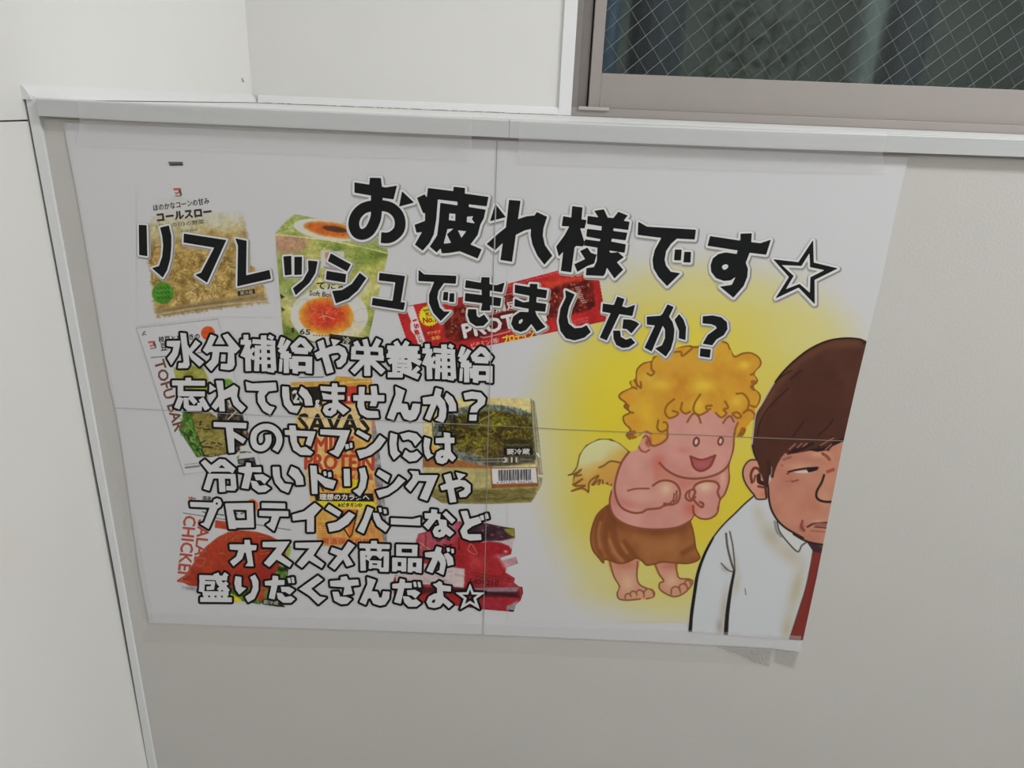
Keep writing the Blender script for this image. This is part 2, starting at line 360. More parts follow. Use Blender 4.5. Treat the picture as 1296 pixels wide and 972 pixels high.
def marching(S, x0, y0, h, col=None):
    """polygons covering S<0. returns xy, polys, cols"""
    ny, nx = S.shape; ins = S < 0
    c4 = ins[:-1, :-1].astype(int)+ins[:-1, 1:]+ins[1:, 1:]+ins[1:, :-1]
    full = c4 == 4; idx = np.full(ny*nx, -1, np.int64)
    jj, ii = np.nonzero(full)
    q = np.stack([jj*nx+ii, (jj+1)*nx+ii, (jj+1)*nx+ii+1, jj*nx+ii+1], 1)
    used = np.zeros(ny*nx, bool)
    used[q.ravel()] = True
    mj, mi = np.nonzero((c4 > 0) & (c4 < 4))
    for dj, di in ((0, 0), (0, 1), (1, 1), (1, 0)):
        k = (mj+dj)*nx+mi+di; used[k[ins.ravel()[k]]] = True
    ids = np.nonzero(used)[0]; idx[ids] = np.arange(len(ids))
    xy = [np.stack([x0+(ids % nx)*h, y0+(ids//nx)*h], 1)]
    Sf = S.ravel(); cf = None if col is None else col.reshape(-1, 3)
    extra = []; ecol = []; emap = {}; base = len(ids); by = {}
    insf = ins.ravel()
    for j, i in zip(mj.tolist(), mi.tolist()):
        cs = (j*nx+i, (j+1)*nx+i, (j+1)*nx+i+1, j*nx+i+1); poly = []
        for a in range(4):
            k0, k1 = cs[a], cs[(a+1) % 4]
            if insf[k0]: poly.append(int(idx[k0]))
            if insf[k0] != insf[k1]:
                key = (k0, k1) if k0 < k1 else (k1, k0); v = emap.get(key)
                if v is None:
                    t = Sf[key[0]]/(Sf[key[0]]-Sf[key[1]]); t = min(max(t, 0.02), 0.98)
                    extra.append((x0+(key[0] % nx)*h*(1-t)+(key[1] % nx)*h*t, y0+(key[0]//nx)*h*(1-t)+(key[1]//nx)*h*t))
                    if cf is not None: ecol.append(cf[key[0]] if Sf[key[0]] < 0 else cf[key[1]])
                    v = base+len(extra)-1; emap[key] = v
                poly.append(v)
        if len(poly) >= 3: by.setdefault(len(poly), []).append(poly)
    if extra: xy.append(np.array(extra))
    polys = [idx[q]] if len(q) else []
    polys += [np.array(v) for v in by.values()]
    cols = None
    if cf is not None: cols = np.vstack([cf[ids]]+([np.array(ecol)] if ecol else []))
    return np.vstack(xy), polys, cols
def mapc(shape, org, s):
    ox, oy = org
    return [(x/s+ox, y/s+oy) for x, y in shape]
def glyph_sdf(g, org, s, h, pad):
    """g: list of ('P',pts) solid, ('H',pts) hole, ('S',w,pts) stroke, ('C',w,pts) curved stroke -> signed distance grid"""
    pos, neg = [], []
    for e in g:
        if e[0] == 'P': pos.append(np.array(mapc(e[1], org, s)))
        elif e[0] == 'H': neg.append(np.array(mapc(e[1], org, s)))
        elif e[0] == 'S': pos.append(stroke_poly(mapc(e[2], org, s), e[1]/s))
        elif e[0] == 'C': pos.append(stroke_poly(crm(mapc(e[2], org, s), 6), e[1]/s))
    A = np.vstack(pos); x0, y0 = A.min(0)-pad; x1, y1 = A.max(0)+pad
    X, Y = np.meshgrid(np.arange(x0, x1+h, h), np.arange(y0, y1+h, h))
    S = np.full(X.shape, 1e9)
    for p in pos: S = np.minimum(S, poly_sdf(p, X, Y))
    for p in neg: S = np.maximum(S, -poly_sdf(p, X, Y))
    return S, x0, y0
def writing(name, parent, glyphs, layers, h=0.7):
    bag = Bag()
    for gi, (g, org, s) in enumerate(glyphs):
        S, x0, y0 = glyph_sdf(g, org, s, h, max(l[0] for l in layers)+1.5)
        for off, dx, dy, c, lift in layers:
            xy, polys, _ = marching(S-off+1e-7, x0+dx, y0+dy, h)
            if len(xy): bag.add(xy, lift+gi*2.5e-6, ink(c), polys)
    return bag.build(name, parent)

class Canvas:
    order = 0
    def __init__(s, x0, y0, x1, y1, h=0.8, base=PAPER, seed=1):
        s.h = h; s.x0, s.y0 = x0, y0
        s.X, s.Y = np.meshgrid(np.arange(x0, x1+h, h), np.arange(y0, y1+h, h))
        s.rgb = np.zeros(s.X.shape+(3,)); s.rgb[:] = base; s.rs = np.random.RandomState(seed); s.clip = None; s.lw = 1.0
    def _slice(s, P, pad):
        P = np.asarray(P); a = P.min(0)-pad; b = P.max(0)+pad; ny, nx = s.X.shape
        i0 = int(np.clip((a[0]-s.x0)/s.h, 0, nx)); i1 = int(np.clip((b[0]-s.x0)/s.h+2, 0, nx))
        j0 = int(np.clip((a[1]-s.y0)/s.h, 0, ny)); j1 = int(np.clip((b[1]-s.y0)/s.h+2, 0, ny))
        return (slice(j0, j1), slice(i0, i1))
    def _mix(s, sl, a, c):
        if s.clip is not None: a = a*s.clip[sl]
        s.rgb[sl] = s.rgb[sl]*(1-a[..., None])+np.asarray(c, float)*a[..., None]
    def fill(s, P, c, soft=0.9, alpha=1.0):
        P = np.asarray(P, float); sl = s._slice(P, soft+1)
        if s.X[sl].size == 0: return
        d = poly_sdf(P, s.X[sl], s.Y[sl]); a = np.clip(0.5-d/soft, 0, 1)*alpha; s._mix(sl, a, c)
    def fillimg(s, P, img, soft=0.9, alpha=1.0):
        P = np.asarray(P, float); sl = s._slice(P, soft+1)
        d = poly_sdf(P, s.X[sl], s.Y[sl]); a = np.clip(0.5-d/soft, 0, 1)*alpha; s._mix(sl, a, img[sl])
    def line(s, P, w, c, smooth=True, soft=0.9, alpha=1.0):
        P = np.asarray(P, float); w = w*s.lw
        if smooth and len(P) > 2: P = crm(P, 6)
        sl = s._slice(P, w/2+soft+1)
        if s.X[sl].size == 0: return
        d = line_dist(P, s.X[sl], s.Y[sl])-w/2; a = np.clip(0.5-d/soft, 0, 1)*alpha; s._mix(sl, a, c)
    def blob(s, cx, cy, rx, ry, c, alpha=1.0, rot=0.0):
        sl = s._slice(np.array([(cx-2.2*max(rx, ry), cy-2.2*max(rx, ry)), (cx+2.2*max(rx, ry), cy+2.2*max(rx, ry))]), 1)
        if s.X[sl].size == 0: return
        ca, sa = math.cos(math.radians(rot)), math.sin(math.radians(rot)); x = s.X[sl]-cx; y = s.Y[sl]-cy
        r2 = ((x*ca+y*sa)/rx)**2+((-x*sa+y*ca)/ry)**2; s._mix(sl, np.exp(-r2*1.2)*alpha, c)
    def noise(s, scale, octs=3):
        out = np.zeros(s.X.shape); amp = 1.0; tot = 0
        for o in range(octs):
            sc_ = scale/2**o; ny = int((s.Y.max()-s.y0)/sc_)+3; nx = int((s.X.max()-s.x0)/sc_)+3
            G = s.rs.rand(ny, nx); u = (s.X-s.x0)/sc_; v = (s.Y-s.y0)/sc_; i = u.astype(int); j = v.astype(int); fu = u-i; fv = v-j
            fu = fu*fu*(3-2*fu); fv = fv*fv*(3-2*fv)
            out += amp*((G[j, i]*(1-fu)+G[j, i+1]*fu)*(1-fv)+(G[j+1, i]*(1-fu)+G[j+1, i+1]*fu)*fv); tot += amp; amp *= 0.55
        return out/tot
    def ramp(s, n, stops):
        xs = [a for a, _ in stops]; cs = np.array([c for _, c in stops], float)
        return np.stack([np.interp(n, xs, cs[:, k]) for k in range(3)], -1)
    def scatter(s, P, n, lmin, lmax, w, cols, ang=None, spread=3.14, alpha=0.8, bend=0.25):
        P = np.asarray(P, float); a = P.min(0); b = P.max(0); r = s.rs
        pts = r.rand(n*3, 2)*(b-a)+a; d = poly_sdf(P, pts[:, 0], pts[:, 1]); pts = pts[d < 0][:n]
        for p in pts:
            t = (ang if ang is not None else 0)+r.uniform(-spread, spread); l = r.uniform(lmin, lmax); k = r.uniform(-bend, bend)*l
            u = np.array([math.cos(t), math.sin(t)])*l/2; v = np.array([-u[1], u[0]])/max(np.linalg.norm(u), 1e-6)*k
            s.line([p-u, p+v, p+u], w*r.uniform(0.6, 1.3), cols[r.randint(len(cols))], alpha=alpha*r.uniform(0.6, 1))
    def build(s, name, outline, lift, parent, clip=None, holes=(), con=1.15, grain=0.20):
        if grain:
            n = (s.noise(3.2, 2)-0.5)*grain+(s.noise(9, 2)-0.5)*grain*0.6
            far = np.clip(np.abs(s.rgb-np.array(PAPER, float)).max(-1)/60, 0, 1); s.rgb = s.rgb*(1+(n*far)[..., None])
        P_ = np.array(PAPER, float); q = np.clip(s.rgb, 0, 255)/P_; s.rgb = P_*np.where(q < 1, q**con, q)
        Canvas.order += 1; lift = lift+(Canvas.order % 12)*5e-6 if con != 1 else lift
        S = np.full(s.X.shape, 1e9)
        for P in outline: S = np.minimum(S, poly_sdf(P, s.X, s.Y))
        if clip is not None: S = np.maximum(S, poly_sdf(clip, s.X, s.Y))
        for P in holes: S = np.maximum(S, -poly_sdf(P, s.X, s.Y))
        xy, polys, cols = marching(S+1e-7, s.x0, s.y0, s.h, ink(np.clip(s.rgb, 0, 255)))
        b = Bag(); b.add(xy, lift, cols, polys); return b.build(name, parent)

_fc = {}
def font_shape(text):
    if text in _fc: return _fc[text]
    cu = bpy.data.curves.new('lettering_source', 'FONT'); cu.body = text; cu.resolution_u = 2; cu.fill_mode = 'FRONT' if hasattr(cu, 'fill_mode') else cu.fill_mode
    o = bpy.data.objects.new('lettering_source', cu); C.objects.link(o)
    dg = bpy.context.evaluated_depsgraph_get(); me = bpy.data.meshes.new_from_object(o.evaluated_get(dg), depsgraph=dg)
    V = np.array([v.co[:2] for v in me.vertices]); me.calc_loop_triangles(); T = np.array([t.vertices[:] for t in me.loop_triangles])
    bpy.data.objects.remove(o); bpy.data.curves.remove(cu); bpy.data.meshes.remove(me)
    _fc[text] = (V, T); return V, T
class Letters:
    """small print on the pictures: font outlines fitted into boxes (cx, cy, width, height, rise angle) in pixels"""
    def __init__(s): s.items = []; s.marks = []; s.k = 0
    def put(s, text, cx, cy, w, h, ang, col, lift, bold=0.0):
        V, T = font_shape(text)
        if not len(V): return
        a, b = V.min(0), V.max(0); U = (V-(a+b)/2)/np.maximum(b-a, 1e-6)*np.array([w, h])
        t = math.radians(ang); c_, s_ = math.cos(t), math.sin(t); bag = Bag()
        offs = [(0, 0)] if not bold else [(-bold, 0), (bold, 0), (0, bold), (0, -bold), (0, 0)]
        for dx, dy in offs:
            x = U[:, 0]+dx; y = U[:, 1]+dy
            xy = np.stack([cx+x*c_-y*s_, cy-(x*s_+y*c_)], 1); bag.add(xy, lift+s.k*1.5e-6, ink(col), [T]); s.k += 1
        s.items.append(bag)
    def poly(s, P, col, lift, join=False):
        if not join or not s.marks: s.marks.append(Bag())
        P = np.asarray(P, float); s.marks[-1].add(P, lift+s.k*1.5e-6, ink(col), [np.arange(len(P))[None]]); s.k += 1
    def build(s, parent):
        for b in s.marks: sub_(b.build('printed_mark'), parent)
        for b in s.items: sub_(b.build('lettering'), parent)
def sub_(o, parent):
    o.parent = parent; o.matrix_parent_inverse = parent.matrix_parent_inverse.copy(); 
    o.matrix_parent_inverse = Matrix.Identity(4)

# ------------------------------------------------------------------ the poster: four taped sheets
poster = empty('poster', tuple(back([612], [804], 0.0)[0]))
tag(poster, 'large white poster with bold Japanese lettering, food pictures, cartoon cherub and tired man', 'poster')
POFF = np.array(poster.location)
def settle(o):
    """ink meshes are made in room coordinates; hang them under the poster without moving them"""
    o.matrix_parent_inverse = Matrix.Translation(-Vector(POFF)); return o
_link = link
def link(name, me, mat=None, parent=None):
    o = _link(name, me, mat, parent)
    if parent is not None and (parent is poster): settle(o)
    return o
TOPE = [(80, 155), (200, 160), (324, 166), (480, 171.5), (629, 177.5), (800, 184.5), (972, 191.5), (1150, 199)]
LEFT = [(80, 155), (97, 243), (118, 364), (138.6, 486), (152, 551), (177.5, 729), (189, 788)]
RIGHT = [(1150, 199), (1139, 243), (1116, 353), (1084, 486), (1067, 561), (1034, 729), (1013, 825)]
BOT = [(189, 788), (324, 793), (480, 798), (611.5, 803), (800, 811), (972, 820), (1013, 825)]
VS = [(629.5, 178), (626, 300), (621.5, 440), (618.3, 540), (614.5, 700), (611.5, 804)]
HSL = [(146, 516), (207, 519), (311, 524.5), (400, 528.5), (490, 532.5), (618.3, 538)]
HSR = [(618.3, 538), (710, 543.5), (820, 548), (930, 552.7), (1000, 555.5), (1068, 558)]
def sheet(P, lift):
    P = np.array(P, float); T = back(P[:, 0], P[:, 1], lift+0.0009); B = T.copy(); B[:, 1] = -0.0002
    n = len(P); V = np.vstack([T, B]); side = np.array([[i, (i+1) % n, (i+1) % n+n, i+n] for i in range(n)])
    me = raw_mesh('paper_sheet', V, [np.arange(n)[None], side], np.broadcast_to(ink(PAPER), (2*n, 3)))
    return link('paper_sheet', me, m_ink, poster)
tag(sheet(TOPE[:5]+[(626, 300), (621.5, 440), (618.3, 540)]+HSL[::-1]+[(138.6, 486), (118, 364), (97, 243)], 0.00050), 'top left sheet of the poster')
tag(sheet([(629, 177.5)]+TOPE[5:]+RIGHT[1:4]+HSR[::-1]+[(621.5, 440), (626, 300)], 0.00056), 'top right sheet of the poster')
tag(sheet(HSL+[(614.5, 700), (611.5, 803)]+BOT[:3][::-1]+[(177.5, 729), (152, 551)], 0.00044), 'bottom left sheet of the poster')
tag(sheet(HSR+RIGHT[5:]+BOT[3:6][::-1]+[(614.5, 700)], 0.00040), 'bottom right sheet of the poster')
LH, LP, LT, LC, LM, LS = 0.00160, 0.00168, 0.00174, 0.00182, 0.00190, 0.00198   # halo, pictures, their print, cherub, man, lettering
POSTER_OUT = np.array(TOPE+RIGHT[1:]+BOT[::-1][1:]+LEFT[::-1][1:-1], float)

# yellow airbrushed glow
cv = Canvas(640, 300, 1120, 790, 3.0, PAPER, 3)
n = cv.noise(70, 3)
r = (np.abs((cv.X-882)/np.where(cv.X > 882, 222, 200))**2.5+np.abs((cv.Y-560)/226)**2.5)**0.4+(n-0.5)*0.16
cv.rgb = cv.ramp(np.clip(r, 0, 1.3), [(0, (206, 190, 84)), (0.55, (206, 191, 90)), (0.78, (203, 193, 112)), (0.92, (200, 194, 144)), (1.03, (197, 195, 180)), (1.12, PAPER)])
for x, y, rx, ry, c, a_ in ((850, 440, 95, 48, (214, 197, 58), 0.75), (770, 530, 52, 80, (212, 192, 44), 0.8), (755, 640, 48, 55, (206, 184, 62), 0.6), (885, 655, 60, 45, (208, 184, 48), 0.8), (940, 620, 26, 60, (210, 188, 50), 0.7), (960, 480, 30, 50, (206, 190, 84), 0.5), (790, 480, 50, 40, (216, 198, 52), 0.6), (1010, 430, 60, 40, (203, 195, 130), 0.7), (820, 745, 90, 22, (204, 190, 92), 0.5), (900, 370, 90, 22, (203, 196, 134), 0.6)): cv.blob(x, y, rx, ry, c, a_)
cv.build('yellow_glow', [[(642, 302), (1118, 302), (1118, 788), (642, 788)]], LH, poster, POSTER_OUT, con=1.0, grain=0)

# ------------------------------------------------------------------ product pictures
def T1(x, y): return (x/8.1+165, y/8.1+395)
def PX(P, ox, oy, s): return [(x/s+ox, y/s+oy) for x, y in P]

# coleslaw bag
cv = Canvas(172, 240, 350, 412, 0.75, PAPER, 11)
body = PX([(150, 110), (330, 90), (420, 130), (560, 200), (740, 190), (770, 300), (800, 560), (880, 640), (925, 830), (560, 880), (150, 935), (125, 860), (105, 650), (85, 540), (80, 330)], 170, 230, 5.4)
n1 = cv.noise(9, 3); n2 = cv.noise(3, 2)
cv.fillimg(body, cv.ramp(n1, [(0.2, (126, 102, 58)), (0.5, (168, 143, 88)), (0.8, (196, 174, 122))]), 8)
cv.scatter(PX([(120, 400), (330, 380), (760, 390), (800, 600), (860, 760), (200, 860), (110, 650)], 170, 230, 5.4), 900, 4, 13, 1.0, [(216, 198, 146), (206, 184, 124), (184, 156, 90), (148, 114, 58), (122, 92, 46), (196, 162, 94), (176, 160, 98), (140, 118, 62)], 0.4, 1.6, 0.85, 0.4)
cv.blob(200, 335, 14, 12, (190, 140, 90), 0.35); cv.blob(320, 350, 10, 20, (196, 150, 80), 0.3)
topband = PX([(90, 330), (150, 120), (420, 130), (740, 190), (770, 360), (500, 330), (330, 400), (110, 420)], 170, 230, 5.4)
cv.fill(topband, (190, 184, 146), 14, 0.8)
cv.fill(PX([(150, 870), (560, 800), (880, 760), (925, 830), (560, 880), (150, 930)], 170, 230, 5.4), (150, 132, 96), 4, 0.85)
cv.line(PX([(160, 905), (560, 845), (910, 812)], 170, 230, 5.4), 1.6, (190, 178, 150), alpha=0.7)
cv.line(PX([(200, 880), (500, 835), (840, 790)], 170, 230, 5.4), 2.2, (122, 106, 76), alpha=0.6)
# fade the rough edge into the paper
d = poly_sdf(np.array(body), cv.X, cv.Y)+(n2-0.5)*7
a = np.clip((d+3)/4.0, 0, 1)[..., None]; cv.rgb = cv.rgb*(1-a)+np.array(PAPER)*a
a = np.clip((292-cv.Y+(n1-0.5)*26)/26, 0, 1)[..., None]; cv.rgb = cv.rgb*(1-a*0.9)+np.array(PAPER)*a*0.9
cv.fill(ell(206, 371, 13.6, 13.6), (82, 140, 48), 1.5); cv.blob(203, 368, 8, 8, (104, 160, 62), 0.5)
for j in range(3):
    for i in range(4): cv.line([(198+i*4.4+j*0.5, 364+j*6-i*0.5), (201+i*4.4+j*0.5, 366+j*6-i*0.3)], 1.2, (40, 80, 26), alpha=0.85)
pic = cv.build('coleslaw_picture', [[(173, 241), (349, 241), (349, 402), (277, 401), (173, 412.5)]], LP, poster); L = Letters()
L.put('ほのかなコーンの甘み', 229.3, 258.6, 71, 8.2, 7.5, (60, 58, 56), LT, 0.25)
L.put('コールスロー', 233, 271.6, 69, 10.0, 6.5, (52, 50, 48), LT, 0.75)
L.put('1日分の1/3の野菜', 228, 283.5, 61, 5.6, 6, (84, 80, 66), LT, 0.1)
L.put('Coleslaw', 239, 291.3, 21, 3.4, 5, (96, 90, 72), LT)
L.poly(PX([(705, 748), (822, 733), (826, 765), (708, 782)], 170, 230, 5.4), (52, 46, 36), LT); L.put('要冷蔵', 312, 370.3, 16, 4.6, 6, (196, 186, 160), LT+4e-5)
L.poly([(213, 204.5), (231, 204.8), (232, 209.6), (215, 210)], (98, 98, 92), LT); L.poly([(215, 207.4), (230.5, 207), (231.5, 209), (217, 209.6)], (66, 66, 62), LT+2e-5, True)
def corner_mark(L, cx, cy, s, ang=0):
    t = math.radians(ang); c_, s_ = math.cos(t), math.sin(t)
    f = lambda P: [(cx+(x*c_+y*s_)*s, cy+(-x*s_+y*c_)*s) for x, y in P]
    L.poly(f([(-5, -5), (3, -5), (2, -2), (-4.6, -2)]), (196, 92, 80), LT); L.poly(f([(1.4, -2), (4.6, -5.2), (4.4, -1), (1.6, 2)]), (92, 66, 62), LT, True)
    L.poly(f([(-3.4, 0), (1.6, 0), (1, 3), (-2.8, 3)]), (190, 110, 96), LT, True); L.poly(f([(2, 0.5), (5, -1), (5.8, 4.4), (3.4, 4)]), (84, 84, 84), LT, True)
    L.poly(f([(-3.2, 4.4), (5, 4.4), (5, 5.6), (-3.2, 5.6)]), (88, 82, 80), LT, True)
corner_mark(L, 224.5, 243, 1.0, 3)
L.build(pic)

# boiled egg carton
E = lambda P: PX(P, 340, 265, 8.1)
E2 = lambda P: PX(P, 340, 340, 8.1)
cv = Canvas(344, 266, 496, 440, 0.75, PAPER, 12)
n1 = cv.noise(26, 3); n2 = cv.noise(12, 3)
cv.rgb = cv.ramp(n1, [(0.22, (112, 132, 62)), (0.42, (156, 162, 86)), (0.56, (182, 180, 110)), (0.8, (200, 195, 148))])
cv.fill(E([(65, 245), (185, 110), (265, 50), (470, 90), (800, 140), (1190, 330), (1225, 450), (800, 350), (430, 290)]), (172, 176, 112), 2, 0.8)
cv.scatter(E([(65, 245), (185, 110), (265, 50), (800, 140), (1225, 440), (430, 290)]), 90, 4, 14, 1.6, [(120, 144, 70), (196, 200, 150), (150, 166, 80), (104, 130, 80)], 0.3, 0.8, 0.6)
cv.fill(ell(414, 291, 43, 13, 9), (202, 200, 192), 1.4); cv.fill(ell(420, 291, 36, 9.5, 9), (206, 140, 66), 2.5); cv.fill(ell(417, 290.5, 28, 7, 9), (196, 108, 54), 3); cv.fill(ell(424, 290, 16, 3.6, 9), (92, 66, 44), 1.6)
cv.fill(E([(68, 262), (430, 292), (390, 360), (355, 440), (85, 450)]), (186, 146, 126), 5, 0.95)
cv.line(E([(66, 258), (430, 294), (800, 352), (1225, 452)]), 1.6, (216, 212, 160), alpha=0.8)
cv.scatter(E([(430, 300), (1225, 460), (1200, 620), (430, 480)]), 60, 4, 12, 1.2, [(206, 204, 150), (170, 182, 92)], 0.2, 0.5, 0.5)
cv.blob(457, 325, 15, 14, (118, 142, 66), 0.85); cv.blob(470, 350, 14, 12, (186, 184, 96), 0.8); cv.blob(362, 345, 12, 16, (112, 136, 60), 0.75); cv.blob(372, 368, 14, 10, (98, 124, 52), 0.8); cv.blob(476, 385, 12, 16, (160, 166, 66), 0.7)
cv.scatter(E([(90, 330), (430, 310), (1215, 470), (1190, 640), (1040, 1300), (150, 1270)]), 420, 2.5, 8, 0.9, [(206, 204, 150), (176, 182, 96), (112, 132, 58), (140, 152, 74), (192, 190, 120), (96, 116, 46)], 0.5, 1.5, 0.5, 0.5)
cv.fill(E([(535, 420), (775, 430), (775, 620), (535, 600)]), (200, 197, 200), 1.5, 0.9)
cv.fill(E([(580, 440), (640, 445), (600, 530), (575, 480)]), (196, 110, 104), 1.5, 0.8); cv.fill(E([(565, 580), (740, 620), (740, 640), (565, 600)]), (130, 116, 150), 1, 0.7); cv.line(E([(590, 555), (650, 590)]), 2, (180, 90, 92))
cv.fill(E2([(115, 255), (165, 290), (130, 315)]), (46, 42, 28)); cv.fill(E2([(130, 395), (170, 425), (135, 440)]), (46, 42, 28)); cv.blob(364, 402, 7, 10, (178, 172, 104), 0.8); cv.blob(362, 382, 6, 8, (186, 182, 120), 0.7); cv.blob(363, 424, 7, 6, (108, 122, 52), 0.8)
cv.fill(ell(417, 399.5, 49, 36), (202, 200, 194), 1.5); cv.blob(452, 420, 18, 12, (206, 196, 150), 0.7)
yk = ell(413, 400, 35, 24.5, 4)
rr = np.sqrt(((cv.X-413)/35)**2+((cv.Y-399)/25)**2)+(n2-0.5)*0.35
cv.fillimg(yk, cv.ramp(rr, [(0, (194, 62, 48)), (0.45, (198, 74, 48)), (0.7, (206, 112, 54)), (0.9, (214, 144, 58)), (1.1, (216, 170, 84))]), 3)
cv.scatter(ell(412, 399, 24, 16), 46, 5, 14, 0.6, [(222, 130, 104), (180, 50, 42), (226, 160, 110)], 0, 1.2, 0.6, 0.3)
cv.line([(404, 402), (412, 400), (424, 404)], 0.8, (232, 190, 160)); cv.line([(408, 397), (410, 404)], 0.7, (232, 190, 160))
for P in ([(374, 386), (382, 379), (394, 380)], [(448, 396), (456, 391), (464, 391)], [(444, 402), (452, 408), (462, 406)]): cv.line(P, 0.6, (158, 156, 150), alpha=0.7)
pic = cv.build('egg_carton_picture', [E([(65, 245), (185, 110), (265, 50), (470, 88), (800, 142), (1190, 330), (1225, 455)])+E2([(1030, 692), (1024, 760), (150, 760), (147, 660), (100, 60)])], LP, poster); L = Letters()
L.put('味付半熟', 411, 349.5, 20, 5.6, -2, (66, 66, 34), LT); L.put('てたま', 419, 361.3, 36, 9.4, 1, (46, 44, 30), LT, 0.35); L.put('Soft Boil', 406, 372, 29, 6.2, -5, (58, 54, 44), LT, 0.2)
L.put('1', 370.6, 418.2, 2.6, 5.6, 0, (60, 52, 34), LT, 0.3); L.put('65', 386, 420, 13, 6.6, -5, (62, 54, 40), LT, 0.3)
for i in range(9): L.poly([(396+i*3.6, 423.4+i*0.2), (398+i*3.6, 423.2+i*0.2), (398.3+i*3.6, 425+i*0.2), (396.2+i*3.6, 425.2+i*0.2)], (160, 100, 56), LT, i > 0)
L.poly(E2([(620, 668), (1005, 712), (1005, 790), (830, 780), (625, 740)]), (50, 46, 36), LT); L.put('冷', 438.5, 431, 9.5, 9, -6, (196, 196, 180), LT+5e-5, 0.1)
L.build(pic)

# red snack bar
R1 = lambda P: PX(P, 500, 335, 9.257)
R2 = lambda P: PX(P, 630, 335, 9.257)
cv = Canvas(500, 326, 772, 452, 0.75, PAPER, 13); n1 = cv.noise(20, 3); n2 = cv.noise(6, 3)
cv.rgb = cv.ramp(n1, [(0.2, (168, 44, 46)), (0.6, (186, 50, 52)), (0.9, (198, 62, 60))])
nuts = R1([(560, 760), (590, 660), (660, 570), (700, 500), (900, 440), (1296, 330)])+R2([(600, 285), (780, 215), (1000, 165), (1080, 165), (1110, 220), (1140, 480), (1080, 530), (850, 590), (560, 650), (0, 770)])+R1([(720, 905), (600, 860)])
cv.fillimg(nuts, cv.ramp(n2, [(0.2, (62, 20, 18)), (0.5, (110, 36, 30)), (0.8, (156, 66, 48))]), 3)
for k in range(330):
    p = cv.rs.rand(2)*np.array([200, 90])+np.array([558, 348])
    if poly_sdf(np.array(nuts), np.array([p[0]]), np.array([p[1]]))[0] < -1.5:
        r_ = cv.rs.uniform(1.6, 3.6); t = (p[0]-560)/190; c = [(150, 56, 44), (168, 76, 56), (128, 44, 36), (182, 98, 74)][cv.rs.randint(4)]
        if t < 0.13: c = [(186, 132, 82), (206, 160, 104), (150, 90, 56)][cv.rs.randint(3)]
        cv.fill(ell(p[0], p[1], r_, r_*0.75, cv.rs.uniform(0, 180), 9), (56, 18, 16), 1.4, 0.8); cv.fill(ell(p[0]-0.3, p[1]-0.5, r_*0.85, r_*0.62, cv.rs.uniform(0, 180), 9), c, 1.0, 0.9); cv.blob(p[0]-0.6, p[1]-1, 0.9, 0.7, (226, 168, 140), 0.6)
cv.fill(R2([(520, 200), (1050, 120), (1070, 165), (780, 220), (600, 285)]), (196, 84, 50), 6, 0.7)
cv.fill(R1([(720, 700), (1100, 600), (1296, 560)])+R2([(60, 560), (540, 520), (550, 650), (0, 770)])+R1([(1000, 870), (800, 880)]), (84, 28, 28), 5, 0.75)
cv.fill(R1([(120, 495), (215, 478), (352, 890), (330, 985), (290, 985), (235, 830), (182, 765), (178, 690), (190, 670)]), (206, 200, 202), 1.2)
cv.line(R1([(1000, 845), (1060, 850), (1296, 795)])+R2([(150, 770)]), 0.9, (214, 190, 186)); cv.line(R1([(1080, 600), (1296, 535)])+R2([(180, 530)]), 0.9, (200, 150, 140), False)
cv.line(R2([(80, 355), (175, 335)]), 0.8, (206, 160, 150))
cv.fill(R2([(470, 550), (520, 540), (548, 645), (500, 650)]), (206, 200, 200), 1)
for i in range(26): cv.line([(632+i*3.1, 364-i*0.85+cv.rs.uniform(-1, 1)), (633.5+i*3.1, 365.5-i*0.85+cv.rs.uniform(-1, 1))], 1.0, (222, 140, 136), alpha=0.7)
for i in range(22): cv.line([(722+(i % 11)*2.1, 411-(i % 11)*0.6-(i//11)*4), (722.8+(i % 11)*2.1, 412.5-(i % 11)*0.6-(i//11)*4)], 0.9, (224, 140, 134), alpha=0.7)
for i in range(9): cv.line([(728+i*1.1, 364+i*2.4), (731+i*1.1+cv.rs.uniform(0, 3), 363+i*2.4)], 1.1, (222, 200, 196), alpha=0.8)
st = [(543.3+(12.6+(1.0 if k % 2 else -0.6))*math.cos(k*math.pi/22), 399.8+(12.6+(1.0 if k % 2 else -0.6))*math.sin(k*math.pi/22)) for k in range(44)]
cv.fill(st, (222, 206, 50), 0.9)
for i in range(5): cv.line([(536+i*3, 392.5-i*0.5), (538+i*3, 393.6-i*0.5)], 1.3, (84, 62, 26))
zig = lambda P, n, amp: [(P[0][0]+(P[1][0]-P[0][0])*i/n+(amp if i % 2 else 0), P[0][1]+(P[1][1]-P[0][1])*i/n) for i in range(n+1)]
out = R1([(36, 560), (120, 490)])+[(519, 386.5), (541, 382.5), (590, 375)]+R2([(50, 240), (700, 70), (1150, -30)])+zig(R2([(1180, 150), (1270, 660)]), 26, 0.9)+R2([(700, 780), (0, 925)])+[(596, 441), (545, 452)]+zig(R1([(160, 940), (36, 570)]), 20, -0.9)
pic = cv.build('snack_bar_picture', [out], LP, poster); L = Letters()
L.put('PROTEIN', 638, 408.4, 106, 17.5, 12, (214, 206, 206), LT, 0.9); L.put('本満足', 633, 389.5, 44, 9.5, 12, (210, 198, 196), LT, 0.4)
L.put('プロテイン', 656, 426, 40, 9.2, 12, (226, 190, 56), LT, 0.6); L.put('ビタミン5種/', 614, 434, 36, 6.4, 12, (224, 158, 152), LT, 0.1)
L.put('No.1', 543.5, 404.5, 16, 7, 8, (180, 56, 34), LT, 0.5); L.put('売上', 543, 397.5, 9, 5, 8, (180, 60, 34), LT, 0.2)
